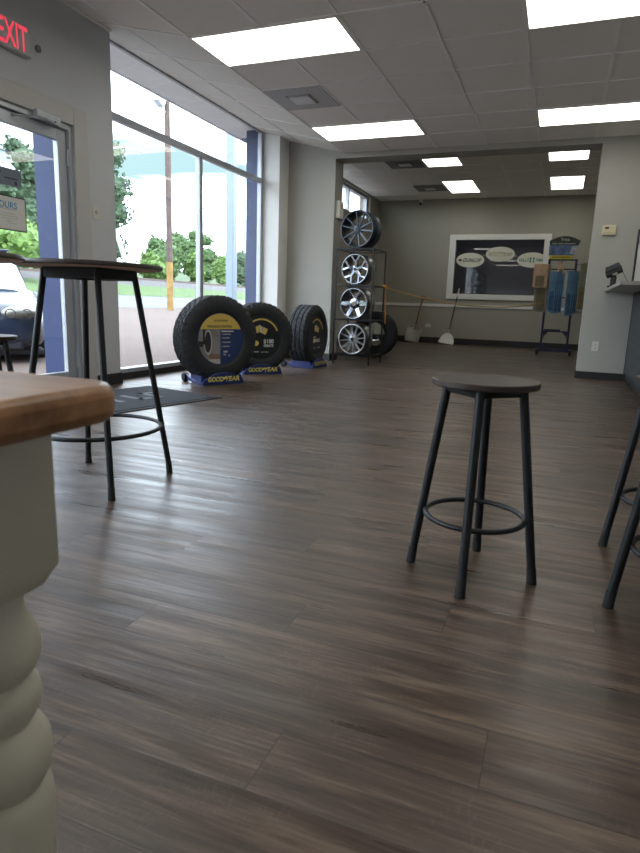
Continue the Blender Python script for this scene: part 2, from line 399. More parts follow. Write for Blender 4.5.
text('GOOD', .1, M_TANINK, o2, FR(-.12, 0), width=.23, height=.075, shear=.2, bold=.01)
text('YEAR', .1, M_TANINK, o2, FR(.13, 0), width=.23, height=.075, shear=.2, bold=.01)
bm = bm_new()
prism(bm, [(-.02, -.0065, .03), (.04, -.0065, .055), (.03, -.0065, .03), (.0, -.0065, .01)], (0, -.001, 0)); link('emblem', bm, M_TANINK, o2)
o3 = oval(-.675, 1.865, '', 'cream oval sign with green lettering, rightmost on the back window')
text('KELLY', .1, M_GREENINK, o3, FR(-.165, 0), width=.21, height=.06, bold=.02)
text('TIRES', .1, M_GREENINK, o3, FR(.175, 0), width=.20, height=.06, bold=.02)
bm = bm_new()
for s in (-1, 1): prism(bm, [(s * .01, -.0065, .05), (s * .055, -.0065, .05), (s * .04, -.0065, 0), (s * .055, -.0065, -.05), (s * .015, -.0065, -.05), (s * .025, -.0065, 0)], (0, -.001, 0))
link('emblem', bm, M_GREENINK, o3)

# ------------------------------------------------------------------ glass entrance door
d = sempty('door_1', (XE - .05, DY0, 0)); W = DY1 - DY0
bm = bm_new()
for b in ((.03, .075, -.14, .01, 0, DZ + .125), (.03, .075, W - .01, W + .14, 0, DZ + .125), (.03, .075, .01, W - .01, DZ - .01, DZ + .125)): box(bm, *b)
link('casing', bm, M_CASE, d, bevel=.006)
bm = bm_new()
for b in ((-.05, .05, .005, .045, 0, DZ - .005), (-.05, .05, W - .045, W - .005, 0, DZ - .005), (-.05, .05, .045, W - .045, DZ - .05, DZ - .005)): box(bm, *b)
link('frame', bm, M_ALU, d, bevel=.004)
bm = bm_new()
for b in ((-.022, .022, .05, .13, .012, DZ - .056), (-.022, .022, W - .14, W - .05, .012, DZ - .056), (-.022, .022, .13, W - .14, .012, .16), (-.022, .022, .13, W - .14, DZ - .14, DZ - .056)): box(bm, *b)
leaf = link('door_leaf', bm, M_ALU, d, bevel=.004)
bm = bm_new(); box(bm, -.004, .004, .13, W - .14, .16, DZ - .14); link('glass_pane', bm, M_GLASS, leaf)
bm = bm_new()
for yy in (1.85, .25, 1.05): tube(bm, [(.03, W - .048, yy - .06), (.03, W - .048, yy + .06)], .011)
link('hinge', bm, M_ALU, d, smooth=40)
bm = bm_new(); box(bm, .05, .10, W - .40, W - .17, DZ - .045, DZ + .01)
cl = link('door_closer', bm, M_ALU, d, bevel=.008)
bm = bm_new(); tube(bm, [(.105, W - .22, DZ - .06), (.15, W - .36, DZ - .06), (.03, W - .56, DZ - .075)], .009, 8); box(bm, .09, .12, W - .24, W - .20, DZ - .065, DZ - .04)
link('closer_arm', bm, M_ALU, cl, smooth=40)
bm = bm_new(); tube(bm, [(.022, .12, 1.02), (.075, .14, 1.02), (.075, W - .15, 1.02), (.022, W - .13, 1.02)], .016, 10); link('push_bar', bm, M_ALU, leaf, smooth=50)
# papers on the door glass
LX = basis((0, 1, 0), (0, 0, 1), (0, 0, 0))
n = thing('door_notice', 'white framed paper notice with blue heading on the glass door', 'notice', (XE - .045, 3.40, 1.352))
bm = bm_new(); box(bm, .000, .004, -.185, .16, -.122, .118); link('frame', bm, M_INK, n)
bm = bm_new(); box(bm, .004, .005, -.177, .152, -.114, .110); link('paper', bm, M_WHITE, n)
text('HOURS', .05, M_BLUEINK, n, basis((0, 1, 0), (0, 0, 1), (.0055, -.02, .055)), width=.20, height=.045, bold=.02)
bm = bm_new(); box(bm, .005, .0055, -.12, .08, .022, .03)
for zz, a, c in ((-.005, -.05, .07), (-.022, -.10, .09), (-.038, -.06, .08), (-.055, -.02, .04), (-.07, -.01, .07)):
    for q in range(6): box(bm, .005, .0056, a + (c - a) * q / 6, a + (c - a) * (q + .8) / 6, zz - .003, zz + .003)
link('print', bm, M_LGREY, n)
n = thing('door_sticker', 'grey plastic sticker with dark print above the framed door notice', 'sticker', (XE - .045, 3.37, 1.60))
bm = bm_new(); box(bm, .000, .003, -.16, .165, -.06, .06); link('backing', bm, mat('grey_sticker', rgb(112, 122, 138), .5), n, bevel=.001)
bm = bm_new()
box(bm, .003, .0035, .105, .125, -.05, -.025); box(bm, .003, .0035, .02, .13, -.012, -.004); box(bm, .003, .0035, -.12, -.01, .015, .035)
link('print', bm, M_INK, n)

# exit sign and the bits on the entrance wall
ex = thing('exit_sign', 'white exit sign with red EXIT letters above the glass door', 'sign', (XE, 3.455, 2.425))
bm = bm_new(); box(bm, .0, .05, -.165, .16, 0, .20); link('housing', bm, mat('exit_housing', rgb(186, 188, 190), .5, var=.02), ex, bevel=.008)
text('EXIT', .15, M_RED, ex, basis((0, 1, 0), (0, 0, 1), (.0505, .0, .10)), width=.25, height=.16, bold=.012)
bm = bm_new(); box(bm, 0, .02, -.095, -.075, .195, .44); link('conduit', bm, M_WALL, ex)
bm = bm_new(); lathe(bm, [(.0, 0), (.024, 0), (.026, .012), (.019, .018), (.012, .014), (0, .014)], 24)
o = link('wall_plug', bm, mat('grey_plastic', rgb(110, 116, 124), .5), None, smooth=40); o.matrix_world = basis((0, 0, 1), (0, 1, 0), (XE, 3.715, 2.53)) @ Matrix.Rotation(PI, 4, 'X')
tag(o, 'small round grey plug on the wall beside the exit sign', 'wall fitting')
def plate(name, label, M, kind, cat, grp=None):
    t = thing(name, label, cat, (0, 0, 0), 0, grp); t.matrix_world = M
    bm = bm_new(); box(bm, -.038, .038, -.060, .060, 0, .006); link('cover_plate', bm, mat('ivory_plate', rgb(205, 203, 196), .45, var=.02), t, bevel=.003)
    bm = bm_new()
    if kind == 'switch': box(bm, -.007, .007, -.012, .014, .006, .018)
    else:
        for s in (-1, 1): lathe(bm, [(0, .0), (.017, .0), (.017, .008), (0, .008)], 16, c=(0, s * .022, 0))
    link('toggle' if kind == 'switch' else 'socket', bm, mat('ivory_toggle', rgb(190, 188, 180), .45, var=.02), t)
    return t
plate('light_switch', 'white light switch on the wall between door and window', basis((0, 1, 0), (0, 0, 1), (XE, 4.25, 1.475)), 'switch', 'switch')
plate('wall_outlet', 'white outlet low on the wall beside the counter', basis((1, 0, 0), (0, 0, 1), (.434, YP, .392)), 'outlet', 'outlet')
plate('wall_outlet', 'white outlet on the back wall between shovel and dustpan', basis((0, 0, 1), (-1, 0, 0), (-2.81, YB, .39)), 'outlet', 'outlet')
t = thing('thermostat', 'cream thermostat high on the wall above the card reader', 'thermostat', (.43, YP, 1.735))
bm = bm_new(); box(bm, -.075, .075, -.03, .003, -.056, .056); link('housing', bm, mat('cream_plastic', rgb(200, 190, 158), .5, var=.02), t, bevel=.008)
bm = bm_new(); box(bm, -.045, -.005, -.0315, -.029, .012, .034); link('display', bm, M_INK, t)
bm = bm_new(); box(bm, -.065, .065, -.0315, -.029, -.030, -.026); link('seam', bm, M_GREYP, t)
t = thing('wall_alarm', 'white box alarm high on the side of the opening above the wheel rack', 'alarm', (-2.99, 8.17, 2.06))
bm = bm_new(); box(bm, 0, .05, -.085, .085, -.115, .115); link('housing', bm, M_WHITE, t, bevel=.01)
bm = bm_new(); box(bm, .05, .056, -.05, .05, .02, .08); link('lens', bm, M_LGREY, t, bevel=.004)
t = thing('ceiling_sensor', 'small white sensor where back wall meets ceiling', 'sensor', (-3.15, YB - .05, ZB - .09))
bm = bm_new(); box(bm, -.04, .04, -.02, .05, 0, .09); link('bracket', bm, M_WHITE, t, bevel=.01)
bm = bm_new(); bmesh.ops.create_uvsphere(bm, u_segments=16, v_segments=10, radius=.035, matrix=Matrix.Translation((0, -.02, -.005))); link('lens', bm, M_INK, t, smooth=60)

# ------------------------------------------------------------------ ceiling lights and vents
def panel(x0, x1, y0, y1, z, label):
    cx, cy = (x0 + x1) / 2, (y0 + y1) / 2; a, b = (x1 - x0) / 2, (y1 - y0) / 2
    t = thing('ceiling_light', label, 'ceiling light', (cx, cy, z), 0, 'ceiling light panels')
    bm = bm_new(); e = .022
    for q in ((-a, a, -b, -b + e), (-a, a, b - e, b), (-a, -a + e, -b + e, b - e), (a - e, a, -b + e, b - e)): box(bm, *q, -.010, .0)
    link('frame', bm, M_TEE, t)
    bm = bm_new(); box(bm, -a + e, a - e, -b + e, b - e, -.007, -.001); link('diffuser', bm, M_PANEL, t)
gx = lambda i: -2.873 + T * i
gy = lambda j: 4.351 + T * j
panel(gx(0), gx(2), gy(0), gy(1), ZC, 'large light panel at upper left of the photo, nearest the entrance door')
panel(gx(4), gx(6), gy(0), gy(1), ZC, 'light panel cut by the top right corner of the photo')
panel(gx(0), gx(2), gy(4), gy(5), ZC, 'light panel beyond the square ceiling vent, left before the opening')
panel(gx(4), gx(6), gy(4), gy(5), ZC, 'long light panel before the wall with the thermostat')
for k, (i, j) in enumerate(((0, -4), (4, -4), (0, -8), (4, -8))):  # panels out of view, added for their light in the same grid pattern
    panel(gx(i), gx(i + 2), gy(j), gy(j + 1), ZC, ('unseen light panel added overhead %s, %s' % (('left', 'right')[k % 2], ('just above the camera', 'near the rear wall')[k // 2])))
panel(-2.37, -1.76, 10.25, 10.86, ZB, 'small square light panel in the back room, upper left of its four')
panel(-2.37, -1.76, 12.08, 13.30, ZB, 'light panel in the back room, lower left of its four')
panel(-.43, .18, 10.25, 10.86, ZB, 'small square light panel in the back room, upper right of its four')
panel(-.43, .18, 12.08, 13.30, ZB, 'light panel in the back room, lower right of its four')
M_VENT = mat('vent_grey', rgb(186, 186, 188), .6, var=.04); M_VENTD = mat('vent_dark', rgb(124, 124, 126), .6, var=.04)
def vent(x0, y0, z, label, m):
    t = thing('ceiling_vent', label, 'vent', (x0 + .305, y0 + .305, z), 0, 'ceiling vents')
    bm = bm_new(); box(bm, -.295, .295, -.295, .295, -.012, 0); link('panel', bm, m, t, bevel=.004)
    bm = bm_new()
    s = .125
    for q in ((-s, s, -s, -s + .012), (-s, s, s - .012, s), (-s, -s + .012, -s, s), (s - .012, s, -s, s)): box(bm, *q, -.02, -.011)
    link('louver', bm, m, t)
    bm = bm_new(); box(bm, -.105, .105, -.105, .105, -.026, -.02); link('center_plate', bm, mat('vent_plate', rgb(222, 224, 226), .5), t, bevel=.003)
vent(gx(0), gy(2), ZC, 'square grey ceiling vent between two light panels', M_VENT)
vent(-3.0, 10.25, ZB, 'dark ceiling vent in the back room, nearer one left of the light panels', M_VENTD)
vent(-3.0, 12.40, ZB, 'dark ceiling vent in the back room, farther one left of the light panels', M_VENTD)

# ------------------------------------------------------------------ stools and tall tables
M_SEAT = wood_mat('walnut_seat', rgb(32, 23, 19), rgb(64, 48, 40), .5, 0, 1.2)
M_SEATL = mat('raw_underside', rgb(196, 170, 152), .7, var=.06)
def make_stool(loc, label, seat_m=None):
    t = thing('bar_stool', label, 'stool', loc, 0, 'round bar stools')
    bm = bm_new(); lathe(bm, [(0, .566), (.145, .566), (.148, .569), (.148, .581), (.145, .584), (0, .584)], 64); link('seat', bm, M_SEAT, t, smooth=40)
    bm = bm_new(); q = .102
    for a in range(4):
        a0, a1 = a * PI / 2, (a + 1) * PI / 2
        tube(bm, [(q * math.cos(a0), q * math.sin(a0), .553), (q * math.cos(a1), q * math.sin(a1), .553)], .0125, 8)
    link('seat_frame', bm, M_DARK, t, smooth=40)
    for a in range(4):
        c, s = math.cos(a * PI / 2), math.sin(a * PI / 2)
        bm = bm_new(); tube(bm, [(.104 * c, .104 * s, .566), (.176 * c, .176 * s, .03)], .0128, 14); lg = link('leg', bm, M_DARK, t, smooth=40)
        bm = bm_new(); tube(bm, [(.1738 * c, .1738 * s, .05), (.1765 * c, .1765 * s, .025), (.179 * c, .179 * s, 0)], [.0134, .0140, .0148], 14); link('rubber_foot', bm, M_RUBBER, lg, smooth=40)
    bm = bm_new(); ring(bm, (0, 0, .182), .141, .008); link('footrest_ring', bm, M_DARK, t, smooth=60)
    return t
st = make_stool((-.176, 1.745, 0), 'round wooden bar stool standing alone in the middle of the floor')
dup(st, (.396, 2.165, 0), 0, 'bar stool cut by the right edge, the farther one')
dup(st, (.380, 1.685, 0), 0, 'bar stool cut by the right edge, the nearer one')
dup(st, (-2.49, 2.05, 0), R(20), 'bar stool at the left edge by the glass door, in front of the car')
M_TOP = wood_mat('dark_table_top', rgb(44, 38, 36), rgb(74, 66, 62), .4, 0, .8)
def make_table(loc, rz, label):
    t = thing('bar_table', label, 'table', loc, rz, 'round bar tables')
    bm = bm_new(); lathe(bm, [(0, .887), (.272, .887), (.281, .890)], 72); link('underside', bm, M_SEATL, t, smooth=40)
    bm = bm_new(); lathe(bm, [(.281, .8895), (.285, .893), (.285, .903), (.282, .907), (0, .907)], 72); link('tabletop', bm, M_TOP, t, smooth=40)
    q = .172; bm = bm_new()
    for a in range(4):
        a0, a1 = a * PI / 2 + PI / 4, (a + 1) * PI / 2 + PI / 4
        p0 = Vector((q * math.cos(a0), q * math.sin(a0), 0)); p1 = Vector((q * math.cos(a1), q * math.sin(a1), 0))
        dr = (p1 - p0).normalized(); nn = Vector((-dr.y, dr.x, 0))
        prism(bm, [p0 + nn * .012 + Vector((0, 0, .845)), p0 - nn * .012 + Vector((0, 0, .845)), p0 - nn * .012 + Vector((0, 0, .887)), p0 + nn * .012 + Vector((0, 0, .887))], p1 - p0)
    link('apron_frame', bm, M_DARK, t, bevel=.003)
    for a in range(4):
        c, s = math.cos(a * PI / 2 + PI / 4), math.sin(a * PI / 2 + PI / 4)
        bm = bm_new(); tube(bm, [(.172 * c, .172 * s, .88), (.306 * c, .306 * s, .03)], .0128, 14); lg = link('leg', bm, M_DARK, t, smooth=40)
        bm = bm_new(); tube(bm, [(.304 * c, .304 * s, .05), (.307 * c, .307 * s, .0)], [.0134, .0148], 14); link('rubber_foot', bm, M_RUBBER, lg, smooth=40)
    bm = bm_new(); ring(bm, (0, 0, .235), .265, .009, seg=64); link('footrest_ring', bm, M_DARK, t, smooth=60)
    return t
tb = make_table((-1.79, 1.994, 0), R(5), 'tall round bar table with black metal legs left by the window')
dup(tb, (-1.96, 1.44, 0), R(45), 'second tall bar table, only its rim seen at the left edge')

# ------------------------------------------------------------------ foreground farmhouse table
ft = thing('farm_table', 'wooden topped table with cream turned leg close in the left foreground', 'table', (-.306, .385, 0))
M_OAK = wood_mat('honey_wood_top', rgb(122, 84, 52), rgb(176, 130, 88), .42, 0, 1.0, coat=.15)
M_CREAM = mat('cream_paint', rgb(206, 200, 184), .5, var=.03, scale=8)
bm = bm_new(); tw, td, zt, th, rc = 1.3, .85, .711, .029, .038
out = []
for cx, cy, a0 in ((-rc, -rc, 0), (-tw + rc, -rc, PI / 2), (-tw + rc, -td + rc, PI), (-rc, -td + rc, 1.5 * PI)):
    for k in range(9): out.append((cx + rc * math.cos(a0 + k * PI / 16), cy + rc * math.sin(a0 + k * PI / 16), zt - th))
prism(bm, out, (0, 0, th)); link('tabletop', bm, M_OAK, ft, bevel=.009)
bm = bm_new()
for b in ((-tw + .08, -.10, -.088, -.062, .565, zt - th), (-tw + .08, -.10, -td + .062, -td + .088, .565, zt - th), (-.115, -.09, -td + .10, -.09, .565, zt - th), (-tw + .09, -tw + .115, -td + .1, -.09, .565, zt - th)): box(bm, *b)
link('apron', bm, M_CREAM, ft)
legprof = [(0, 0), (.026, 0), (.030, .03), (.024, .06), (.030, .12), (.036, .20), (.0395, .26), (.0405, .30), (.0415, .329), (.0400, .350), (.0345, .360), (.039, .369), (.0415, .385), (.0405, .400), (.035, .412), (.028, .420), (.032, .427), (.0365, .439), (.0345, .452), (.0275, .461), (.033, .468), (.037, .478), (.0375, .490), (.034, .505), (.027, .519), (.026, .540)]
for lx, ly in ((-.1035, -.062), (-tw + .1035, -.062), (-.1035, -td + .062), (-tw + .1035, -td + .062)):
    bm = bm_new(); lathe(bm, legprof, 48, c=(lx, ly, 0))
    b2 = .040; z0 = .548
    lg = link('leg', bm, M_CREAM, ft, smooth=50)
    bm = bm_new()
    v0 = [bm.verts.new((lx + sx * .030, ly + sy * .030, z0 - .012)) for sx, sy in ((-1, -1), (1, -1), (1, 1), (-1, 1))]
    v1 = [bm.verts.new((lx + sx * b2, ly + sy * b2, z0 + .008)) for sx, sy in ((-1, -1), (1, -1), (1, 1), (-1, 1))]
    v2 = [bm.verts.new((lx + sx * b2, ly + sy * b2, zt - th)) for sx, sy in ((-1, -1), (1, -1), (1, 1), (-1, 1))]
    bm.faces.new(v0[::-1]); bm.faces.new(v2)
    for a, b in ((v0, v1), (v1, v2)):
        for k in range(4): bm.faces.new((a[k], a[(k + 1) % 4], b[(k + 1) % 4], b[k]))
    link('corner_block', bm, M_CREAM, lg, bevel=.004)

# ------------------------------------------------------------------ tires on stands
def tire_bm(Rt, w, rin, zc, N=216, lug=.013):
    bm = bm_new()
    tw0, tw1, nc = .035, w - .035, 14
    prof = [('s', .030, rin), ('s', .010, rin + .02), ('s', .002, rin + .045), ('s', .0, rin + (Rt - rin) * .55), ('s', .006, Rt - .045), ('l', .016, Rt - .020), ('l', .028, Rt - .006)]
    prof += [('t%d' % c, tw0 + (tw1 - tw0) * c / nc, Rt) for c in range(nc + 1)]
    prof += [('l', w - .028, Rt - .006), ('l', w - .016, Rt - .02), ('s', w - .006, Rt - .045), ('s', w, rin + (Rt - rin) * .55), ('s', w - .002, rin + .045), ('s', w - .01, rin + .02), ('s', w - .03, rin),
             ('s', w - .04, rin + .02), ('s', w - .02, rin + .06), ('s', w - .05, Rt - .03), ('s', .05, Rt - .03), ('s', .02, rin + .06), ('s', .04, rin + .02)]
    rings = []
    for s in range(N):
        a = 2 * PI * s / N; rg = []
        for kd, y, r in prof:
            if kd[0] == 't':
                c = int(kd[1:]); ph = (s + (c // 4) * 3 + (c % 4)) % 6
                if c in (3, 7, 11) or ph in (0,): r = r - lug
                elif ph == 3 and c % 4 == 1: r = r - lug * .4
            elif kd == 'l' and (s + (3 if y > w / 2 else 0)) % 6 in (0, 1): r -= .013
            rg.append(bm.verts.new((r * math.cos(a), y, zc + r * math.sin(a))))
        rings.append(rg)
    n = len(prof)
    for s in range(N):
        a, b = rings[s], rings[(s + 1) % N]
        for k in range(n): bm.faces.new((a[k], a[(k + 1) % n], b[(k + 1) % n], b[k]))
    return bm
def flat(bm, pts, y, t=.0012): prism(bm, [(p[0], y, p[1]) for p in pts], (0, -t, 0))
def stand(loc, rz, label, w):
    t = thing('tire_stand', label, 'display stand', loc, rz, 'blue tire stands')
    bm = bm_new(); box(bm, -.20, .20, -.01, w - .01, 0, .018)
    for s in (-1, 1):
        prism(bm, [(s * .10, .0, .018), (s * .22, .0, .018), (s * .22, .0, .085)], (0, w - .02, 0))
    link('cradle', bm, M_BLUE, t, bevel=.004)
    bm = bm_new(); pts = [(-.225, 0), (.225, 0)] + [(.225 - .45 * k / 20, .028 + .085 * math.sin(PI * k / 20) ** .8) for k in range(21)]
    prism(bm, [(p[0], -.012, p[1]) for p in pts], (0, -.03, 0)); fp = link('front_plate', bm, M_BLUE, t, bevel=.004)
    text('GOOD', .1, M_YELLET, fp, basis((1, 0, 0), (0, 0, 1), (-.088, -.0425, .052)), width=.165, height=.048, bold=.03, shear=.15)
    text('YEAR', .1, M_YELLET, fp, basis((1, 0, 0), (0, 0, 1), (.092, -.0425, .052)), width=.165, height=.048, bold=.03, shear=.15)
    bm = bm_new(); prism(bm, [(-.012, -.0425, .062), (.03, -.0425, .082), (.022, -.0425, .06), (.002, -.0425, .045)], (0, -.001, 0)); link('emblem', bm, M_YELLET, fp)
    for s in (-1, 1):
        bm = bm_new()
        prism(bm, [(s * .205, -.012, .0), (s * .205, -.012, .06), (s * .205, .10, .03), (s * .205, w, .05), (s * .205, w + .06, .075), (s * .205, w + .09, .06), (s * .205, w + .06, .02), (s * .205, .10, 0)], (s * .022, 0, 0))
        sr = link('side_rail', bm, M_BLUE, t, bevel=.003)
        bm = bm_new(); tube(bm, [(s * .195, w + .085, .042), (s * .245, w + .085, .042)], .042, 20); link('caster', bm, M_RUBBER, sr, smooth=40, bevel=.006)
    return t
def loc_from_face(fx, fy, rz): return (fx, fy, 0)
def tire_thing(fx, fy, rz, Rt, w, label, style):
    t = thing('knobby_tire', label, 'tire', (fx, fy, .02), rz, 'tires on blue stands')
    ri = .238 if style == 'yellow' else .232
    link('tire', tire_bm(Rt, w, ri, Rt), M_TIRE, t, smooth=28)
    bm = bm_new(); flat(bm, disc_poly(ri + .006, 0, 2 * PI * 47 / 48, 47), .028, .008)
    card = link('insert_card', bm, M_NAVY if style == 'yellow' else M_BCARD, t)
    for o in (card,): o.location.z = Rt
    F = lambda x, z: basis((1, 0, 0), (0, 0, 1), (x, .0188, z))
    r = ri
    def arc(bm, x_lo, x_hi, z_lo, z_hi, n=40, rr=None, y=.0198):
        rr = rr or r
        pts = []
        def clampx(x, z):
            m = math.sqrt(max(0, rr * rr - z * z)); return max(-m, min(m, x))
        for k in range(n + 1):
            z = z_lo + (z_hi - z_lo) * k / n; pts.append((clampx(x_hi, z), z))
        for k in range(n, -1, -1):
            z = z_lo + (z_hi - z_lo) * k / n; pts.append((clampx(x_lo, z), z))
        q = []
        for p in pts:
            if not q or (Vector(p) - Vector(q[-1])).length > 1e-4: q.append(p)
        if (Vector(q[0]) - Vector(q[-1])).length < 1e-4: q.pop()
        flat(bm, q, y)
    if style == 'yellow':
        bm = bm_new(); arc(bm, -1, 1, .092, .2375); link('yellow_band', bm, M_YEL, card)
        bm = bm_new(); arc(bm, -1, -.005, -.2375, .09); link('picture', bm, M_GREYP, card)
        bm = bm_new(); flat(bm, [(-.135 + .042 * math.cos(2 * PI * k / 32), -.03 + .115 * math.sin(2 * PI * k / 32)) for k in range(32)], .0184, .001); link('pictured_tire', bm, M_LGREY, card)
        bm = bm_new(); flat(bm, [(-.138 + .033 * math.cos(2 * PI * k / 32), -.03 + .098 * math.sin(2 * PI * k / 32)) for k in range(32)], .0174, .001); link('pictured_tire', bm, M_INK, card)
        bm = bm_new(); arc(bm, -1, -.19, -.07, -.02, y=.0184); arc(bm, -.19, -.17, -.05, .09, y=.0184); link('pictured_fender', bm, M_INK, card)
        bm = bm_new(); arc(bm, -.12, -.008, -.19, -.14, y=.0184); link('pictured_ground', bm, M_BROWNP, card)
        bm = bm_new(); arc(bm, -.20, -.008, -.236, -.19, y=.0184); link('pictured_edge', bm, M_LGREY, card)
        text('GOODYEAR', .1, M_INK, card, F(.0, .172), width=.15, height=.020, bold=.02, shear=.2)
        text('WRANGLER DURATRAC', .1, M_INK, card, F(-.01, .118), width=.27, height=.024, bold=.02, shear=.1)
        bm = bm_new(); box(bm, .008, .14, .0185, .0195, .066, .078); link('print_heading', bm, M_WHITE, card)
        bm = bm_new()
        bm.free()
        for k, zz in enumerate((.045, .01, -.03, -.07)):
            bm = bm_new(); box(bm, .024, .11 - .012 * (k % 2), .0185, .0195, zz - .005, zz + .003); link('print_line', bm, M_LGREY, card)
            bm = bm_new(); box(bm, .010, .017, .0185, .0195, zz - .004, zz + .003); link('bullet', bm, M_LGREY, card)
        for a, b, c, e in ((.03, .075, -.13, -.112), (.03, .055, -.155, -.142), (.085, .10, -.165, -.15)):
            bm = bm_new(); box(bm, a, b, .0185, .0195, c, e); link('pictogram', bm, M_LGREY, card)
    else:
        bm = bm_new()
        def band(r0, r1, a0, a1, n=24):
            p = disc_poly(r1, a0, a1, n) + disc_poly(r0, a0, a1, n)[::-1]; flat(bm, p, .0198)
        band(.19, .208, R(22), R(128)); link('gold_arc', bm, M_YEL, card)
        bm = bm_new()
        for a in (0,):
            p = [(-.06, .02), (-.035, .02), (-.025, .10), (-.07, .09)]; flat(bm, [(x, z + .03) for x, z in p], .0198); link('gold_shape', bm, M_YEL, card); bm = bm_new()
            p = [(.0, .02), (.045, .0), (.075, .06), (.02, .085)]; flat(bm, [(x, z + .03) for x, z in p], .0198); link('gold_shape', bm, M_YEL, card); bm = bm_new()
        flat(bm, [(-.075, -.035), (-.045, -.035), (-.045, -.05), (-.03, -.05), (-.03, -.075), (-.045, -.075), (-.045, -.09), (-.075, -.09), (-.075, -.075), (-.09, -.075), (-.09, -.05), (-.075, -.05)], .0198)
        link('gold_cross', bm, M_YEL, card)
        bm = bm_new(); flat(bm, [(-.025, .06), (.0, .05), (.012, .115), (-.03, .14)], .0196); link('white_shape', bm, M_LGREY, card)
        if style == 'hundred':
            text('$100', .1, M_WHITE, card, F(.085, -.045), width=.12, height=.055, bold=.03)
            text('REBATE', .1, M_WHITE, card, F(.085, -.09), width=.115, height=.03, bold=.03)
        else:
            text('UP TO', .1, M_WHITE, card, F(-.06, -.02), width=.08, height=.022, bold=.02)
            text('$100 BACK', .1, M_WHITE, card, F(.0, -.065), width=.20, height=.048, bold=.03)
        text('GOODYEAR', .1, M_WHITE, card, F(.07, -.15) if style != 'hundred' else F(.04, -.16), width=.09, height=.013)
        bm = bm_new(); box(bm, -.09, -.03, .0188, .0198, -.163, -.152); link('small_print', bm, M_LGREY, card)
    return t
for (fx, fy, a, Rt, w, style, lab, slab) in (
    (-2.955, 5.0, -29, .406, .235, 'yellow', 'large knobbly tire with yellow-topped round card, nearest of three on stands', 'blue stand with black casters under the nearest, largest display tire'),
    (-3.025, 5.98, -42, .380, .25, 'hundred', 'tire with black card reading $100, middle of the three on stands', 'blue stand under the middle display tire'),
    (-2.80, 7.08, -2, .376, .275, 'back', 'tire seen mostly by its tread, against the white wall beside the rack', 'blue stand under the tire beside the wheel rack')):
    rz = R(a + 90)
    stand((fx, fy, 0), rz, slab, w); tire_thing(fx, fy, rz, Rt, w, lab, style)

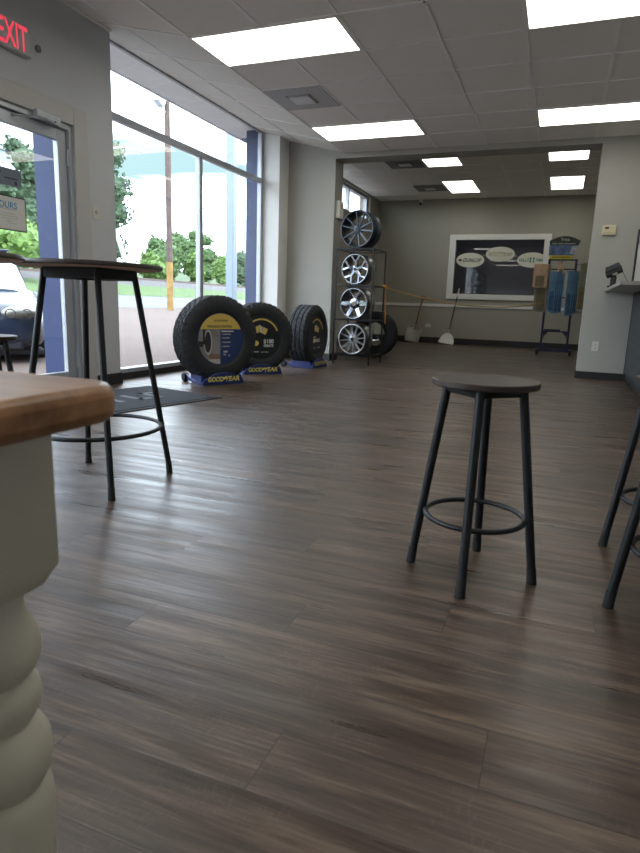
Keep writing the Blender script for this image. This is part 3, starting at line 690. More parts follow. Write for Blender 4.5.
# ------------------------------------------------------------------ wheel rack
RX0, RX1, RY0, RY1 = -2.818, -2.31, 7.70, 8.28
rk = thing('wheel_rack', 'black wire rack of four shelves holding alloy wheels', 'rack', (RX0, RY0, 0))
rw, rd = RX1 - RX0, RY1 - RY0
for x in (0, rw):
    for y in (0, rd):
        bm = bm_new(); box(bm, x - .009, x + .009, y - .009, y + .009, 0, 1.51); link('post', bm, M_BLK, rk)
for z in (1.505, 1.04, .59, .118):
    bm = bm_new()
    for b in ((0, rw, -.008, .008), (0, rw, rd - .008, rd + .008), (-.008, .008, 0, rd), (rw - .008, rw + .008, 0, rd), (0, rw, .10, .112), (0, rw, .24, .252)): box(bm, *b, z - .008, z + .008)
    link('shelf', bm, M_BLK, rk)
def wheel(loc, rz, Rw, w, label, style):
    """front face at local y=0, standing on z=0"""
    fm = {'gun': M_GUN, 'chrome': M_CHROME, 'chromestar': M_CHROME, 'silver': M_SILVER}[style]
    t = thing('alloy_wheel', label, 'wheel', loc, rz, 'alloy wheels on the rack')
    bm = bm_new(); lathe(bm, [(Rw - .004, .0), (Rw, .008), (Rw, .018), (Rw - .016, .03), (Rw - .03, .06), (Rw - .034, w - .05), (Rw - .016, w - .03), (Rw, w - .018), (Rw, w), (Rw - .012, w), (Rw - .022, w - .03), (Rw - .045, w - .06), (Rw - .045, .08), (Rw - .03, .03), (Rw - .018, .006)], 64, 'y', closed=True)
    for v in bm.verts: v.co.z += Rw
    link('barrel', bm, M_BARREL if style != 'gun' else M_GUN, t, smooth=35)
    bm = bm_new(); ring(bm, (0, .004, Rw), Rw - .012, .010, 'y', 64, 8); link('rim_lip', bm, fm, t, smooth=60)
    bm = bm_new()
    def spoke(a0, a1, r0, r1, w0, w1, y0, y1, th=.022):
        c0, s0, c1, s1 = math.cos(a0), math.sin(a0), math.cos(a1), math.sin(a1)
        p0 = Vector((r0 * c0, y0, r0 * s0 + Rw)); p1 = Vector((r1 * c1, y1, r1 * s1 + Rw)); dv = (p1 - p0).normalized(); nv = Vector((0, 1, 0)).cross(dv).normalized()
        v = []
        for p, ww in ((p0, w0), (p1, w1)):
            v += [p + nv * ww * .5 + Vector((0, .004, 0)), p + nv * ww * .32 - Vector((0, .004, 0)), p - nv * ww * .32 - Vector((0, .004, 0)), p - nv * ww * .5 + Vector((0, .004, 0)), p - nv * ww * .5 + Vector((0, th, 0)), p + nv * ww * .5 + Vector((0, th, 0))]
        v = [bm.verts.new(q) for q in v]
        for k in range(6): bm.faces.new((v[k], v[(k + 1) % 6], v[6 + (k + 1) % 6], v[6 + k]))
        bm.faces.new(v[:6][::-1]); bm.faces.new(v[6:])
    n = {'gun': 5, 'chrome': 5, 'chromestar': 6, 'silver': 12}[style]; a00 = {'gun': R(80), 'chrome': R(90), 'chromestar': R(60), 'silver': R(8)}[style]
    for k in range(n):
        a = a00 + 2 * PI * k / n
        if style == 'gun':
            for s in (-1, 1): spoke(a + s * .30, a + s * .27, .05, Rw - .014, .026, .018, .03, .010)
        elif style == 'chrome':
            spoke(a, a, .03, Rw * .55, .05, .05, .022, .014)
            for s in (-1, 1): spoke(a + s * .06, a + s * .33, Rw * .5, Rw - .014, .03, .036, .014, .006)
        elif style == 'chromestar': spoke(a, a, .04, Rw - .014, .085, .07, .045, .016)
        else: spoke(a, a, .05, Rw - .014, .027, .018, .024, .006)
    link('spokes', bm, fm, t)
    bm = bm_new(); hr = .066 if style == 'chromestar' else .056
    lathe(bm, [(0, .012), (.028, .012), (.031, .018), (hr, .024), (hr + .004, .032), (hr + .004, .09), (0, .09)], 32, 'y', c=(0, 0, Rw))
    hub = link('hub', bm, fm, t, smooth=30)
    bm = bm_new(); lathe(bm, [(0, .009), (.024, .009), (.026, .016), (0, .016)], 24, 'y', c=(0, 0, Rw)); link('center_cap', bm, M_INK if style != 'chromestar' else M_BROWNP, hub, smooth=30)
    bm = bm_new()
    for k in range(5):
        a = k * 2 * PI / 5 + .3; lathe(bm, [(0, .018), (.007, .018), (.007, .03), (0, .03)], 10, 'y', c=(.043 * math.cos(a), 0, Rw + .043 * math.sin(a)))
    link('lug_hole', bm, M_INK, hub)
    return t
wz = R(-8)
wheel((-2.57, 7.75, 1.514), wz, .240, .25, 'dark gunmetal spoked alloy wheel on top of the rack', 'gun')
wheel((-2.575, 7.75, 1.049), wz, .200, .22, 'chrome wheel with split spokes on the second shelf from the top', 'chrome')
wheel((-2.575, 7.75, .599), wz, .207, .22, 'chrome wheel with broad spokes on the third shelf from the top', 'chromestar')
wheel((-2.575, 7.75, .127), wz, .208, .22, 'silver wheel with many thin spokes on the bottom shelf', 'silver')
t = thing('bare_tire', 'bare black tire standing behind the wheel rack', 'tire', (-2.69, 9.12, 0), R(-4))
link('tire', tire_bm(.352, .22, .185, .352), M_TIRE, t, smooth=28)

# ------------------------------------------------------------------ rope, shovel, dustpan, wiper stand
M_ROPE = mat('orange_rope', rgb(214, 150, 70), .7, var=.15, scale=60)
M_ROPET = mat('tan_rope', rgb(190, 160, 112), .7, var=.15, scale=60)
t = thing('rope_barrier', 'tan rope strung from the wheel rack to the blue display stand', 'rope', (RX1, RY1, 1.045))
P0, P1 = Vector((.0, .03, 0)), Vector((-.29 - RX1, 12.14 - RY1, .95 - 1.045))
bm = bm_new(); tube(bm, [P0.lerp(P1, k / 24) - Vector((0, 0, .16 * 4 * (k / 24) * (1 - k / 24))) for k in range(25)], .011, 8); link('line', bm, M_ROPET, t, smooth=60)
bm = bm_new(); tube(bm, [(.018, .02, 0), (.022, .02, -.2), (.03, .02, -.42), (.034, .02, -.50)], .010, 8); link('hanging_end', bm, M_ROPE, t, smooth=60)
bm = bm_new(); ring(bm, (.005, .0, .0), .026, .012, 'z', 16, 6); ring(bm, (.01, .0, .02), .022, .012, 'z', 16, 6); link('knot', bm, M_ROPE, t, smooth=60)

t = thing('scoop_shovel', 'silver scoop shovel leaning on the back wall left of the outlet', 'shovel', (-3.12, 13.72, 0), R(0)); t.rotation_euler = (R(-12), R(9), 0)
bm = bm_new()
NX, NZ = 10, 12; g = []
for j in range(NZ + 1):
    row = []; fz = j / NZ
    hw = .185 * (1 - .10 * (1 - fz)) if fz < .72 else .185 * max(.12, math.cos((fz - .72) / .28 * 1.35))
    for i in range(NX + 1):
        fx = i / NX * 2 - 1; row.append(bm.verts.new((fx * hw, -.055 * fx * fx * min(1, .4 + fz), .012 + fz * .40)))
    g.append(row)
for j in range(NZ):
    for i in range(NX): bm.faces.new((g[j][i], g[j][i + 1], g[j + 1][i + 1], g[j + 1][i]))
o = link('scoop', bm, mat('worn_aluminium', rgb(172, 168, 160), .5, .3, var=.12, scale=14), t, smooth=60)
sd = o.modifiers.new('solid', 'SOLIDIFY'); sd.thickness = .006
bm = bm_new(); tube(bm, [(0, .008, .30), (0, .01, .46), (0, .01, .98)], [.022, .018, .017], 12); link('shaft', bm, wood_mat('shovel_wood', rgb(96, 62, 40), rgb(140, 98, 66), .5, 2), t, smooth=50)
bm = bm_new(); tube(bm, [(-.055, .01, 1.08), (.055, .01, 1.08)], .015, 10); tube(bm, [(-.052, .01, 1.08), (0, .01, .96)], .012, 8); tube(bm, [(.052, .01, 1.08), (0, .01, .96)], .012, 8); link('grip', bm, M_BROWNP, t, smooth=50)

t = thing('dustpan', 'white lobby dustpan with long dark green handle at the back wall', 'dustpan', (-2.33, 13.70, 0)); t.rotation_euler = (R(-10), R(8), 0)
bm = bm_new()
pts = [(-.165, 0), (.165, 0), (.165, .06), (.145, .14), (.10, .21), (.04, .25), (-.04, .25), (-.10, .21), (-.145, .14), (-.165, .06)]
prism(bm, [(p[0], .03, p[1] + .01) for p in pts], (0, .02, 0)); prism(bm, [(-.165, -.12, .005), (.165, -.12, .005), (.165, .05, .005), (-.165, .05, .005)], (0, 0, .008))
for s in (-1, 1): prism(bm, [(s * .165, -.12, .005), (s * .165, .05, .005), (s * .165, .05, .10)], (-s * .008, 0, 0))
link('pan', bm, M_WHITE, t, bevel=.006)
bm = bm_new(); tube(bm, [(0, .04, .25), (0, .04, .34)], .016, 10); link('socket', bm, M_LGREY, t, smooth=40)
bm = bm_new(); tube(bm, [(0, .04, .33), (0, .04, 1.10)], .012, 10); link('handle', bm, mat('green_handle', rgb(28, 62, 46), .4), t, smooth=40)
bm = bm_new(); tube(bm, [(0, .04, 1.09), (0, .04, 1.27)], .015, 10); link('grip', bm, M_LGREY, t, smooth=40)

M_NAVYM = mat('navy_metal', rgb(34, 37, 66), .45, .2, var=.06)
SX, SY = -.05, 12.2
t = thing('display_stand', 'blue wheeled display stand with picture header beside the back window', 'display stand', (SX, SY, 0))
for s in (-1, 1):
    bm = bm_new(); box(bm, s * .23 - .020, s * .23 + .020, -.020, .020, .07, 1.74); link('post', bm, M_NAVYM, t, bevel=.003)
    bm = bm_new(); prism(bm, [(s * .214, 0, .09), (s * .10, 0, .09), (s * .17, 0, .16), (s * .19, 0, .22)], (0, .015, 0)); prism(bm, [(s * .214, 0, .42), (s * .12, 0, .42), (s * .19, 0, .34), (s * .20, 0, .28)], (0, .015, 0)); link('gusset', bm, M_NAVYM, t)
    bm = bm_new(); box(bm, s * .29 - .02, s * .29 + .02, -.24, .24, .05, .095); ba = link('base_rail', bm, M_NAVYM, t, bevel=.003)
    for s2 in (-1, 1):
        bm = bm_new(); tube(bm, [(s * .29 - .016, s2 * .21, .03), (s * .29 + .016, s2 * .21, .03)], .03, 16); link('caster', bm, M_RUBBER, ba, smooth=40)
bm = bm_new(); box(bm, -.30, .30, -.03, .03, .05, .10); link('base_bar', bm, M_NAVYM, t, bevel=.003)
for z in (.43, 1.05, 1.56, 1.725):
    bm = bm_new(); box(bm, -.23, .23, -.012, .012, z - .012, z + .012); link('cross_bar', bm, M_NAVYM, t)
bm = bm_new()
pts = [(-.215, 1.72), (.125, 1.72), (.255, 2.06)] + [(.255 - .53 * k / 16, 2.06 + .085 * math.sin(PI * k / 16)) for k in range(1, 16)] + [(-.275, 2.06)]
prism(bm, [(p[0] + .01, -.012, p[1]) for p in pts], (0, -.012, 0)); hd = link('header_board', bm, mat('header_green', rgb(58, 68, 52), .45, var=.35, scale=9), t)
bm = bm_new(); flat(bm, [(-.255, 1.80), (.165, 1.80), (.235, 1.985), (-.262, 1.985)], -.0245); link('header_picture', bm, mat('header_blue_picture', rgb(96, 116, 158), .45, var=.6, scale=11), hd)
bm = bm_new(); flat(bm, [(.09, 1.83), (.178, 1.83), (.235, 1.97), (.13, 1.97)], -.0262); link('header_pale_patch', bm, mat('header_pale', rgb(190, 190, 196), .45, var=.4, scale=14), hd)
bm = bm_new(); flat(bm, [(-.225, 1.74), (.135, 1.74), (.162, 1.805), (-.245, 1.805)], -.0265); link('yellow_strip', bm, mat('header_yellow', rgb(206, 186, 54), .5), hd)
text('Trico', .1, M_WHITE, hd, basis((1, 0, 0), (0, 0, 1), (.0, -.0265, 2.085)), width=.15, height=.05, bold=.01)
text('Wiper blade replacement', .1, M_WHITE, hd, basis((1, 0, 0), (0, 0, 1), (-.02, -.0265, 2.01)), width=.40, height=.032, bold=.01)
bm = bm_new()
for k in range(9): box(bm, -.19 + k * .034, -.165 + k * .034, -.0283, -.0275, 1.765, 1.782)
link('strip_print', bm, M_INK, hd)
bm = bm_new(); box(bm, -.20, .08, -.04, .02, .443, .47); link('tray', bm, M_INK, t, bevel=.004)
for (hx, hz) in ((-.33, 1.62), (-.14, 1.50), (-.02, 1.66), (.10, 1.50), (.20, 1.5), (.36, 1.64), (.41, 1.64)):
    bm = bm_new(); tube(bm, [(max(-.23, min(.23, hx)), .0, hz), (hx, -.02, hz), (hx, -.20, hz), (hx, -.215, hz + .02)], .004, 6); link('hook', bm, M_NAVYM, t, smooth=50)
M_PBLUE = mat('blue_blade_pack', rgb(112, 152, 186), .35, var=.25, scale=12); M_PTAN = mat('tan_blade_pack', rgb(206, 172, 142), .5, var=.12, scale=10); M_PDARK = mat('dark_blade_pack', rgb(74, 108, 146), .4, var=.3, scale=14); M_PCLEAR = mat('pale_blade_pack', rgb(150, 148, 130), .4, var=.2, scale=16)
def pack(x, y, z, w, h, tl, m, label, w2=.006):
    o = thing('wiper_pack', label, 'package', (SX + x, SY + y, z), tl, 'wiper packs on the stand')
    bm = bm_new(); box(bm, -w / 2, w / 2, -w2, w2, -h, 0); link('sleeve', bm, m, o, bevel=.002)
    bm = bm_new(); box(bm, -w * .32, w * .32, -w2 - .002, -w2 + .001, -h * .97, -h * .5); link('blade', bm, M_PDARK if m is M_PBLUE else mat('olive_blade', rgb(128, 118, 92), .5, var=.2), o)
names = {'b': 'blue', 't': 'tan cardboard', 'c': 'pale'}
k = 0
for i in range(4):
    pack(-.36 + .02 * i, -.20 + i * .045, 1.64, .24, (.42, .38, .86, .80)[i], R(8 + 5 * i), (M_PTAN, M_PTAN, M_PCLEAR, M_PCLEAR)[i], ('frontmost tan card pack hanging at the left of the display stand', 'tan card pack just behind the frontmost one, left on the display stand', 'long pale pack behind the tan cards, left on the display stand', 'long pale pack nearest the post, left on the display stand')[i])
for i in range(5):
    pack(-.13 + .032 * i, -.21 + .045 * i, 1.50 + .01 * (i % 2), .13, .70 + .02 * (i % 3), R(25 + 10 * (i % 2)), M_PBLUE, '%s blue wiper pack from the left in the middle of the display stand' % ('first', 'second', 'third', 'fourth', 'fifth')[i])
for i in range(4):
    pack(.16 + .038 * i, -.22 + .05 * i, 1.52, .13, .80 - .02 * i, R(38), M_PBLUE, '%s blue wiper pack from the left at the right post of the display stand' % ('first', 'second', 'third', 'fourth')[i])
for i in range(2):
    pack(.36 + .05 * i, -.14 + .08 * i, 1.65, .13, .82, R(28), M_PCLEAR, 'pale wiper pack at the far right of the display stand, %s one' % ('nearer', 'farther')[i])
pack(-.02, -.05, 1.67, .10, .22, R(10), M_PTAN, 'tan wiper blade card hanging just under the header board')

# ------------------------------------------------------------------ counter at the right
M_CTOP = mat('grey_laminate', rgb(146, 142, 136), .4, var=.06, scale=14)
M_CBODY = wood_mat('grey_oak_laminate', rgb(42, 47, 52), rgb(66, 71, 76), .5, 1, .6)
c = thing('service_counter', 'grey laminate service counter against the wall at the right edge', 'counter', (.78, 7.0, 0))
bm = bm_new(); box(bm, 0, .6, -2.0, 1.0, .09, 1.035); link('body', bm, M_CBODY, c)
bm = bm_new(); box(bm, .02, .6, -1.98, 1.0, 0, .09); link('kick_plate', bm, M_BLACKBASE, c)
bm = bm_new(); box(bm, -.317, .65, -1.0, 1.0, 1.035, 1.068); link('worktop', bm, M_CTOP, c, bevel=.003)
bm = bm_new(); box(bm, -.004, .0, .985, 1.0, .09, 1.035); link('edge_strip', bm, M_INK, c)
t = thing('card_reader', 'black card payment terminal on a pedestal on the counter', 'payment terminal', (.505, 7.50, 1.068), R(-10))
bm = bm_new(); box(bm, -.05, .05, -.05, .05, 0, .02); link('base', bm, M_BLK, t, bevel=.006)
bm = bm_new(); box(bm, -.03, .03, -.02, .03, .015, .13, Matrix.Rotation(R(-8), 4, 'X')); link('neck', bm, M_BLK, t, bevel=.01)
MT = Matrix.Translation((0, -.01, .17)) @ Matrix.Rotation(R(25), 4, 'Y').inverted() @ Matrix.Rotation(R(40), 4, 'X')
bm = bm_new(); box(bm, -.085, .085, -.05, .05, -.022, .022, MT); box(bm, -.075, .075, .0, .10, -.012, .030, MT); hdp = link('terminal_body', bm, M_BLK, t, bevel=.008)
bm = bm_new(); box(bm, -.06, .06, .02, .085, .0305, .033, MT); link('screen', bm, mat('screen_glass', rgb(70, 74, 78), .12), hdp)
bm = bm_new(); box(bm, -.02, .03, -.052, -.05, -.01, .012, MT); link('keypad', bm, M_LGREY, hdp)
bm = bm_new(); tube(bm, [(.07, .03, .20), (.11, .03, .12), (.16, .04, .04), (.20, .05, .004)], .003, 6); link('cable', bm, M_BLK, t)
t = thing('counter_screen', 'white panel standing on the counter at the right edge', 'panel', (.93, 7.6, 1.068), R(8))
bm = bm_new(); box(bm, -.22, .30, -.012, .012, .0, .47); link('panel', bm, M_WHITE, t, bevel=.004)
bm = bm_new(); box(bm, -.235, -.22, -.016, .016, 0, .62); link('edge', bm, M_INK, t)
t = thing('desk_phone', 'dark phone base in front of the white counter panel', 'phone', (.86, 7.40, 1.068), R(0))
bm = bm_new(); box(bm, -.09, .10, -.06, .06, 0, .055); link('base', bm, M_INK, t, bevel=.01)
bm = bm_new(); box(bm, -.05, -.01, -.05, .05, .15, .26); box(bm, -.04, -.02, -.02, .02, .05, .16); link('handset', bm, M_INK, t, bevel=.01)

# ------------------------------------------------------------------ floor mat
t = thing('door_mat', 'dark door mat with grey lettering in front of the glass door', 'mat', (-3.13, 3.60, 0), R(-13.5))
bm = bm_new(); box(bm, -.46, .46, -.78, .78, 0, .008); link('rubber_border', bm, M_RUBBER, t, bevel=.004)
bm = bm_new(); box(bm, -.42, .42, -.74, .74, .006, .012); pile = link('carpet', bm, mat('charcoal_carpet', rgb(44, 47, 54), .95, var=.25, scale=90, bump=.5, bscale=300), t)
bm = bm_new()
for k in range(6):
    y0 = -.52 + k * .18; box(bm, -.12, .14, y0, y0 + .05, .0121, .0126); box(bm, -.12 if k % 2 else .09, -.07 if k % 2 else .14, y0, y0 + .13, .0121, .0126)
link('print', bm, mat('grey_carpet_print', rgb(108, 112, 118), .95, var=.15, scale=90), pile)

# ------------------------------------------------------------------ outside
M_SOFF = mat('white_soffit', rgb(240, 243, 245), .6, var=.03)
bm = bm_new(); box(bm, -4.45, XG - .035, -4, YP, 3.03, 3.09)
o = struct('soffit_outside', bm, M_SOFF)
bm = bm_new()
for k in range(-14, 6): y = 4.85 + .535 * k; box(bm, -4.45, XG - .035, y - .008, y + .008, 3.026, 3.032)
link('soffit_joint', bm, M_TEE, o)
bm = bm_new(); box(bm, -4.47, -4.45, -4, 9, 3.02, 3.5); link('fascia', bm, M_SOFF, o)
bm = bm_new(); box(bm, -4.47, XG, YR, YP, 3.3, 3.5); box(bm, -4.5, 4, YR - 1, YB + 4, 3.5, 3.6); struct('roof_outside', bm, M_SOFF)
bm = bm_new(); box(bm, -4.165, XG - .032, YW - .03, YW + .6, -.05, 3.03); struct('trim_4', bm, M_BLUEPOST)
bm = bm_new(); box(bm, -4.21, XE - .102, 4.085, 4.45, -.05, 3.03); struct('trim_5', bm, M_BLUEPOST)
# ground rising away from the shop: concrete apron, road, grass, railway bed
def strip(name, xs, zsn, m, y0=-70, y1=150):
    bm = bm_new()
    for k in range(len(xs) - 1):
        v = [bm.verts.new(p) for p in ((xs[k], y0, zsn[k]), (xs[k], y1, zsn[k]), (xs[k + 1], y1, zsn[k + 1]), (xs[k + 1], y0, zsn[k + 1]))]
        bm.faces.new(v)
        b = [bm.verts.new((p.co.x, p.co.y, p.co.z - .3)) for p in v]; bm.faces.new(b[::-1])
    struct(name, bm, m)
strip('ground_apron', [XG - .05, -9, -16], [-.05, .10, .40], mat('pink_concrete', rgb(84, 70, 63), .9, var=.10, scale=.8, bump=.1, bscale=30))
strip('ground_road', [-16, -24], [.41, .95], mat('grey_road', rgb(88, 88, 90), .9, var=.06, scale=.8))
strip('ground_verge', [-24, -31], [.96, 1.80], mat('green_verge', rgb(62, 84, 36), .95, var=.25, scale=1.5, bump=.4, bscale=20))
strip('ground_railbed', [-31, -33.5, -36], [1.80, 2.35, 2.35], mat('gravel_ballast', rgb(76, 74, 74), .95, var=.3, scale=6))
strip('ground_far', [-36, -70, -160], [2.30, 4.5, 16.0], mat('green_field', rgb(50, 70, 36), .95, var=.25, scale=.7))
bm = bm_new()
for x in (-33.9, -35.4): box(bm, x - .05, x + .05, -70, 150, 2.35, 2.55)
tag(link('railway_track', bm, mat('rail_steel', rgb(96, 82, 76), .6, .4), None), 'rusty rails on the gravel bed beyond the grass verge', 'railway track')

M_POLE = mat('weathered_pole', rgb(84, 70, 64), .85, var=.2, scale=4)
t = thing('utility_pole', 'brown wooden utility pole with yellow base and floodlight outside the window', 'utility pole', (-14.82, 21.0, .35))
bm = bm_new(); tube(bm, [(0, 0, 0), (0, 0, 5), (0, 0, 10.2)], [.125, .118, .105], 16); link('pole', bm, M_POLE, t, smooth=50)
bm = bm_new(); tube(bm, [(0, 0, 0), (0, 0, 1.9)], [.133, .127], 16); link('yellow_band', bm, mat('flaking_yellow', rgb(136, 108, 60), .8, var=.25, scale=5), t, smooth=50)
bm = bm_new(); tube(bm, [(0, 0, 7.35), (-.1, -.32, 7.65)], .035, 8); box(bm, -.16, .10, -.62, -.22, 7.6, 7.98, Matrix.Translation((0, -.42, 7.8)) @ Matrix.Rotation(R(-28), 4, 'X') @ Matrix.Translation((0, .42, -7.8))); fl = link('floodlight', bm, M_ALU, t, bevel=.02)
bm = bm_new(); box(bm, .10, .115, -.58, -.26, 7.64, 7.94, Matrix.Translation((0, -.42, 7.8)) @ Matrix.Rotation(R(-28), 4, 'X') @ Matrix.Translation((0, .42, -7.8))); link('lens', bm, M_WHITE, fl)
bm = bm_new(); tube(bm, [(.15, 0, 7.5), (.16, 0, 6.6)], .05, 8); link('junction_box', bm, M_ALU, t, smooth=50)
bm = bm_new()
for dz in (4.62, 8.7): tube(bm, [(-14.75 + .17, -60 + 10 * k, dz + .5 * (((k % 5) - 2.5) / 2.5) ** 2 * 0) for k in range(22)], .018, 6)
tag(link('power_line', bm, M_INK, None), 'thin dark wires strung along the street past the pole', 'wire')
t = thing('sign_post', 'tall white steel post outside the right window pane', 'post', (-8.05, 14.1, 0.05))
bm = bm_new(); box(bm, -.11, .11, -.11, .11, 0, 9); link('post', bm, mat('white_steel', rgb(118, 130, 142), .5, var=.02), t, bevel=.02)
bm = bm_new(); box(bm, -.2, .2, -.2, .2, 0, .03); link('base_plate', bm, M_ALU, t)
t = thing('crossing_arm', 'slender white curved arm leaning beside the entrance wall, outside', 'barrier arm', (-33.2, 41.5, 2.25))
bm = bm_new(); tube(bm, [(.0, .2, 0), (-.3, -.8, 3), (-.9, -2.2, 6.2), (-1.8, -3.6, 9.0), (-2.9, -4.9, 10.8)], [.20, .19, .17, .14, .10], 10); link('arm', bm, mat('white_arm', rgb(214, 220, 224), .5, var=.03), t, smooth=50)
bm = bm_new(); box(bm, -.3, .3, -.1, .5, -.2, .5); link('base', bm, M_ALU, t, bevel=.03)
t = thing('street_lamp', 'street lamp arm at the edge of the tall tree, outside', 'street lamp', (-33.0, 39.2, 2.2))
bm = bm_new(); tube(bm, [(0, 0, 0), (0, 0, 9.6)], [.12, .08], 8); link('pole', bm, M_ALU, t, smooth=50)
bm = bm_new(); tube(bm, [(0, 0, 9.5), (.4, .8, 9.9), (.8, 2.2, 10.0)], .05, 8); link('arm', bm, M_ALU, t, smooth=50)
bm = bm_new(); bmesh.ops.create_uvsphere(bm, u_segments=12, v_segments=8, radius=1, matrix=Matrix.Translation((.9, 2.6, 10.0)) @ Matrix.Diagonal((.16, .5, .12, 1))); link('lamp_head', bm, M_ALU, t, smooth=50)

# trees: blobs of leaves
def leaf_mat(name, c1, c2):
    m = bpy.data.materials.new(name); m.use_nodes = True; nt = m.node_tree; b = nt.nodes['Principled BSDF']; b.inputs['Roughness'].default_value = .7
    tc = nt.nodes.new('ShaderNodeTexCoord'); n = nt.nodes.new('ShaderNodeTexNoise'); n.inputs['Scale'].default_value = 3.5; n.inputs['Detail'].default_value = 5
    r = nt.nodes.new('ShaderNodeValToRGB'); r.color_ramp.elements[0].position = .35; r.color_ramp.elements[1].position = .65; r.color_ramp.elements[0].color = c1; r.color_ramp.elements[1].color = c2
    nt.links.new(tc.outputs['Object'], n.inputs['Vector']); nt.links.new(n.outputs['Fac'], r.inputs['Fac']); nt.links.new(r.outputs[0], b.inputs['Base Color'])
    return m
M_LD = leaf_mat('dark_foliage', rgb(40, 60, 42), rgb(68, 90, 60)); M_LM = leaf_mat('mid_foliage', rgb(46, 70, 36), rgb(80, 106, 54)); M_LB = leaf_mat('bright_foliage', rgb(62, 90, 34), rgb(96, 124, 54))
def tree(loc, blobs, m, label, trunk_h, n, ls, seed, grp='trees beyond the railway'):
    rnd = random.Random(seed)
    gz = loc[2] if loc[0] > -36 else 2.3 + (-loc[0] - 36) * .0647
    t = thing('tree', label, 'tree', (loc[0], loc[1], gz), 0, grp)
    bm = bm_new()
    for (x, y, z, rx, rz) in blobs:
        mt = Matrix.Translation((x, y, z)) @ Matrix.Diagonal((rx * .78, rx * .78, rz * .78, 1))
        r = bmesh.ops.create_icosphere(bm, subdivisions=3, radius=1, matrix=mt)
        for v in r['verts']:
            d = (v.co - Vector((x, y, z))); v.co += d * rnd.uniform(-.16, .16)
        cnt = int(n * rx * rz)
        for _ in range(cnt):
            d = Vector((rnd.gauss(0, 1), rnd.gauss(0, 1), rnd.gauss(0, 1))).normalized(); q = rnd.uniform(.72, 1.12)
            p = Vector((x + d.x * rx * q, y + d.y * rx * q, z + d.z * rz * q)); s = ls * rnd.uniform(.6, 1.3)
            u = Vector((rnd.gauss(0, 1), rnd.gauss(0, 1), rnd.gauss(0, 1))).normalized(); w_ = u.orthogonal().normalized()
            bm.faces.new([bm.verts.new(p + u * s), bm.verts.new(p + w_ * s * .6), bm.verts.new(p - u * s), bm.verts.new(p - w_ * s * .6)])
    me = bpy.data.meshes.new('crown'); bm.to_mesh(me); bm.free(); me.materials.append(m); o = bpy.data.objects.new('crown', me); COL.objects.link(o); o.parent = t
    bm = bm_new(); tube(bm, [(0, 0, -.3), (.1, .05, trunk_h * .5), (0, 0, trunk_h)], [.3, .22, .14], 10); link('trunk', bm, mat('bark', rgb(92, 78, 66), .9, var=.2), t, smooth=60)
    return t
def blobs(h, r, k, seed, base=.25):
    q = random.Random(seed); out = []
    for i in range(k):
        f = (i + .5) / k; z = h * (base + (1 - base) * f * .86); rr = r * (1 - .55 * abs(f - .4) / .6) * q.uniform(.6, .85); a = q.uniform(0, 2 * PI)
        out.append((math.cos(a) * r * .4, math.sin(a) * r * .4, z, rr, rr * .8))
    return out
tree((-38, 43.8, 2.4), blobs(13.5, 2.7, 11, 1, .1), M_LD, 'tall dark tree beside the entrance wall, left in the big window', 9, 170, .19, 1)
tree((-42, 29.5, 2.4), blobs(14, 4.2, 12, 2, .12), M_LM, 'broad tall tree seen through the glass door', 9, 90, .24, 2)
tree((-39, 37.5, 2.4), blobs(11, 2.8, 10, 12, .1), M_LD, 'tall dark tree at the blue pilaster, seen through the glass door', 9, 110, .22, 12)
tree((-30.5, 27.0, 1.8), blobs(3.9, 2.4, 6, 3, .2), M_LB, 'bright green bush behind the door notice', 2, 120, .18, 3)
specs = [(-42, 58, 5.0, 2.6, 'm', 'mid green tree left of the utility pole'), (-48, 68, 6.6, 3.2, 'm', 'green tree behind the utility pole'), (-40, 61, 3.8, 1.6, 'b', 'bright green bushy tree just right of the utility pole'),
         (-50, 78, 8.4, 2.8, 'm', 'rounded taller tree between pole and mullion'), (-41, 70, 4.6, 1.9, 'b', 'bright green sapling left of the window mullion'),
         (-43, 79.5, 5.4, 2.6, 'd', 'dark green tree just right of the window mullion'), (-50, 98, 9.4, 3.8, 'd', 'dark round tree behind the white post'), (-40, 85, 4.2, 1.8, 'b', 'bright shrub right of the white post'),
         (-46, 104, 7.4, 3.6, 'd', 'dark tree at the blue pilaster of the big window'), (-38.5, 51.5, 3.0, 1.7, 'b', 'low bright bush below the tall dark tree'), (-54, 56, 5.6, 3.2, 'm', 'distant tree between tall tree and pole')]
for k, (x, y, h, r, c_, lab) in enumerate(specs):
    tree((x, y, 2.4), blobs(h, r, 8, 20 + k, .12), {'m': M_LM, 'b': M_LB, 'd': M_LD}[c_], lab, h * .6, 110, .2, 30 + k)

# parked car, nose towards the shop
M_CAR = mat('blue_grey_car_paint', rgb(30, 40, 58), .25, 0, var=.02, coat=.4)
M_CARGL = mat('car_window', rgb(96, 106, 116), .06, 0, var=.03, spec=1)
car = thing('parked_car', 'blue grey car parked nose-in outside the glass door', 'car', (-6.06, 4.72, -.04), R(50))
def loft(secs, seg=24, taper=0):
    bm = bm_new(); rings = []
    for (y, hw, z0, z1, p) in secs:
        rg = []
        for k in range(seg):
            a = 2 * PI * k / seg; cx = math.copysign(abs(math.cos(a)) ** p, math.cos(a)); cz = math.copysign(abs(math.sin(a)) ** p, math.sin(a))
            rg.append(bm.verts.new((hw * cx * (1 - taper * (cz + 1) / 2), y, (z0 + z1) / 2 + (z1 - z0) / 2 * cz)))
        rings.append(rg)
    for a, b in zip(rings, rings[1:]):
        for k in range(seg): bm.faces.new((a[k], a[(k + 1) % seg], b[(k + 1) % seg], b[k]))
    bm.faces.new(rings[0]); bm.faces.new(rings[-1]); return bm
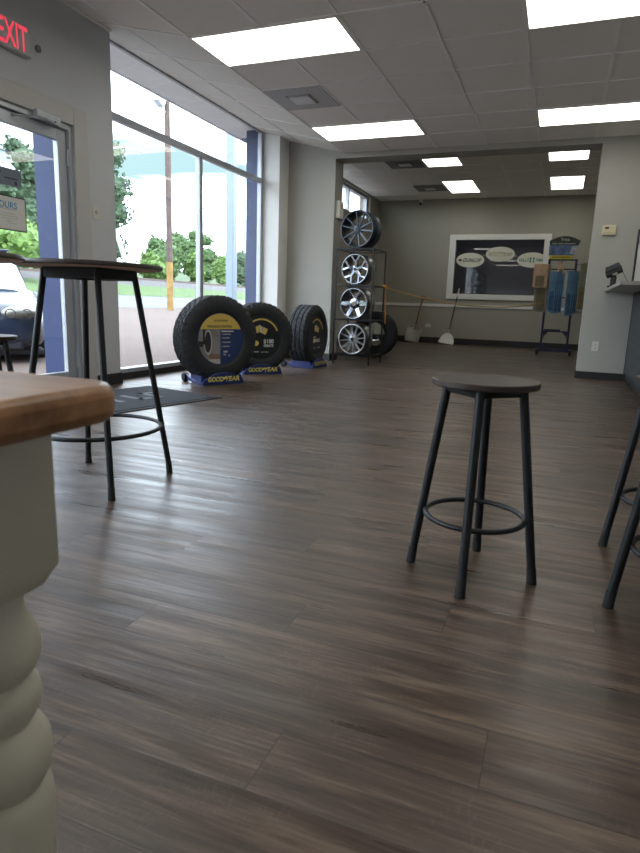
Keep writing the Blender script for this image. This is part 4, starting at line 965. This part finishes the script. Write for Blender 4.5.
link('body', loft([(.0, .62, .28, .58, .5), (.06, .76, .20, .68, .45), (.25, .86, .18, .74, .4), (.7, .90, .18, .80, .38), (1.3, .91, .18, .89, .36), (1.6, .91, .18, .92, .35), (3.4, .91, .18, .95, .35), (4.2, .88, .2, .98, .38), (4.45, .8, .28, .9, .45), (4.52, .7, .35, .75, .5)], 40), M_CAR, car, smooth=60)
cab = link('cabin', loft([(1.10, .80, .78, .885, .4), (1.35, .83, .78, .99, .35), (1.8, .85, .78, 1.22, .32), (2.25, .86, .78, 1.40, .30), (2.6, .86, .78, 1.43, .30), (3.3, .86, .78, 1.42, .30), (3.8, .84, .78, 1.25, .32), (4.3, .80, .78, .98, .4)], 40, .26), M_CARGL, car, smooth=60)
bm = bm_new(); box(bm, -.60, .60, 2.2, 3.5, 1.405, 1.435); link('roof', bm, M_CAR, cab, bevel=.01)
for s in (-1, 1):
    bm = bm_new(); bmesh.ops.create_uvsphere(bm, u_segments=20, v_segments=12, radius=1, matrix=Matrix.Translation((s * .60, .13, .605)) @ Matrix.Rotation(s * R(20), 4, 'Z') @ Matrix.Diagonal((.225, .16, .085, 1)))
    hl = link('headlight', bm, mat('headlight_lens', rgb(120, 118, 110), .12, .2, var=.1, scale=20), car, smooth=60)
    bm = bm_new()
    for q in (.50, .67): ring(bm, (s * q, -.068 + (q - .5) * .36, .605), .050, .006, 'y', 24, 6)
    link('lamp_ring', bm, M_INK, hl, smooth=60)
    bm = bm_new(); prism(bm, [(s * .05, .0, .44), (s * .22, .01, .44), (s * .25, .02, .60), (s * .06, .0, .61)], (0, .08, 0)); link('grille', bm, M_INK, car, bevel=.02)
    for yy in (.85, 3.65):
        bm = bm_new(); lathe(bm, [(.0, 0), (.2, 0), (.22, .02), (.30, .02), (.325, .05), (.325, .18), (0, .18)], 32, 'y')
        wv = link('wheel', bm, M_RUBBER, car, smooth=40); wv.matrix_local = Matrix.Translation((s * .92, yy, .325)) @ Matrix.Rotation(s * R(90), 4, 'Z')
bm = bm_new(); box(bm, -.62, .62, .02, .20, .19, .33); link('air_intake', bm, M_INK, car, bevel=.03)
bm = bm_new(); box(bm, -.84, .84, .2, 4.3, .12, .20); link('underbody', bm, M_INK, car, bevel=.03)

# ------------------------------------------------------------------ sky, sun, camera
wd = bpy.data.worlds.new('sky'); bpy.context.scene.world = wd; wd.use_nodes = True; nt = wd.node_tree; nt.nodes.clear()
N = nt.nodes.new; L = nt.links.new
tc = N('ShaderNodeTexCoord'); sp = N('ShaderNodeSeparateXYZ'); L(tc.outputs['Generated'], sp.inputs[0])
mp = N('ShaderNodeMapping'); mp.inputs['Scale'].default_value = (1, 1, 3.0); L(tc.outputs['Generated'], mp.inputs['Vector'])
nz = N('ShaderNodeTexNoise'); nz.inputs['Scale'].default_value = 4.2; nz.inputs['Detail'].default_value = 2; nz.inputs['Roughness'].default_value = .4; L(mp.outputs[0], nz.inputs['Vector'])
def mth(op, a, b):
    n = N('ShaderNodeMath'); n.operation = op
    for i, v in enumerate((a, b)):
        if isinstance(v, (int, float)): n.inputs[i].default_value = v
        else: L(v, n.inputs[i])
    return n.outputs[0]
dz = mth('ABSOLUTE', mth('SUBTRACT', mth('ADD', sp.outputs['Z'], mth('MULTIPLY', nz.outputs['Fac'], .10)), .247), 0)
fac = mth('MULTIPLY', mth('SUBTRACT', 1, mth('MINIMUM', mth('DIVIDE', dz, .042), 1)), 1.3)
mxs = N('ShaderNodeMix'); mxs.data_type = 'RGBA'; mxs.clamp_factor = True; L(fac, mxs.inputs['Factor'])
mxs.inputs[6].default_value = (.76, .88, 1, 1); mxs.inputs[7].default_value = (.078, .118, .126, 1)
bg = N('ShaderNodeBackground'); bg.inputs['Strength'].default_value = 7.0; ow = N('ShaderNodeOutputWorld')
L(mxs.outputs[2], bg.inputs['Color']); L(bg.outputs[0], ow.inputs[0])
al = bpy.data.lights.new('workshop_fill', 'AREA'); al.energy = 9; al.size = 1.2; ao = bpy.data.objects.new('workshop_fill', al); COL.objects.link(ao); ao.location = (-1.4, 15.6, 3.1)  # unseen fill light, added to brighten the room behind the back window
sl = bpy.data.lights.new('sun', 'SUN'); sl.energy = .9; sl.angle = R(12); sl.color = (1, .97, .92); so = bpy.data.objects.new('sun', sl); COL.objects.link(so)
so.rotation_euler = Vector((.28, .35, -1)).to_track_quat('-Z', 'Y').to_euler()

yaw, pitch, roll = -.3682, -.2000, .0337
cy_, sy_, cp, sp_ = math.cos(yaw), math.sin(yaw), math.cos(pitch), math.sin(pitch)
fw = Vector((sy_ * cp, cy_ * cp, sp_)); r0 = Vector((cy_, -sy_, 0)); u0 = r0.cross(fw)
rt = r0 * math.cos(roll) + u0 * math.sin(roll); up = -r0 * math.sin(roll) + u0 * math.cos(roll)
cd = bpy.data.cameras.new('camera'); cam = bpy.data.objects.new('camera', cd); COL.objects.link(cam)
cam.matrix_world = Matrix(((rt.x, up.x, -fw.x, 0), (rt.y, up.y, -fw.y, 0), (rt.z, up.z, -fw.z, .775), (0, 0, 0, 1)))
cd.sensor_fit = 'HORIZONTAL'; cd.sensor_width = 36; cd.lens = 600 / 640 * 36; cd.clip_start = .02; cd.clip_end = 500
cd.dof.use_dof = True; cd.dof.focus_distance = 4.5; cd.dof.aperture_fstop = 15
sc = bpy.context.scene; sc.camera = cam
sc.view_settings.view_transform = 'Standard'; sc.view_settings.look = 'None'; sc.view_settings.exposure = .25; sc.view_settings.gamma = 1
sc.cycles.use_denoising = True; sc.cycles.max_bounces = 10; sc.cycles.diffuse_bounces = 6; sc.cycles.transparent_max_bounces = 16
sc.cycles.sample_clamp_indirect = 8
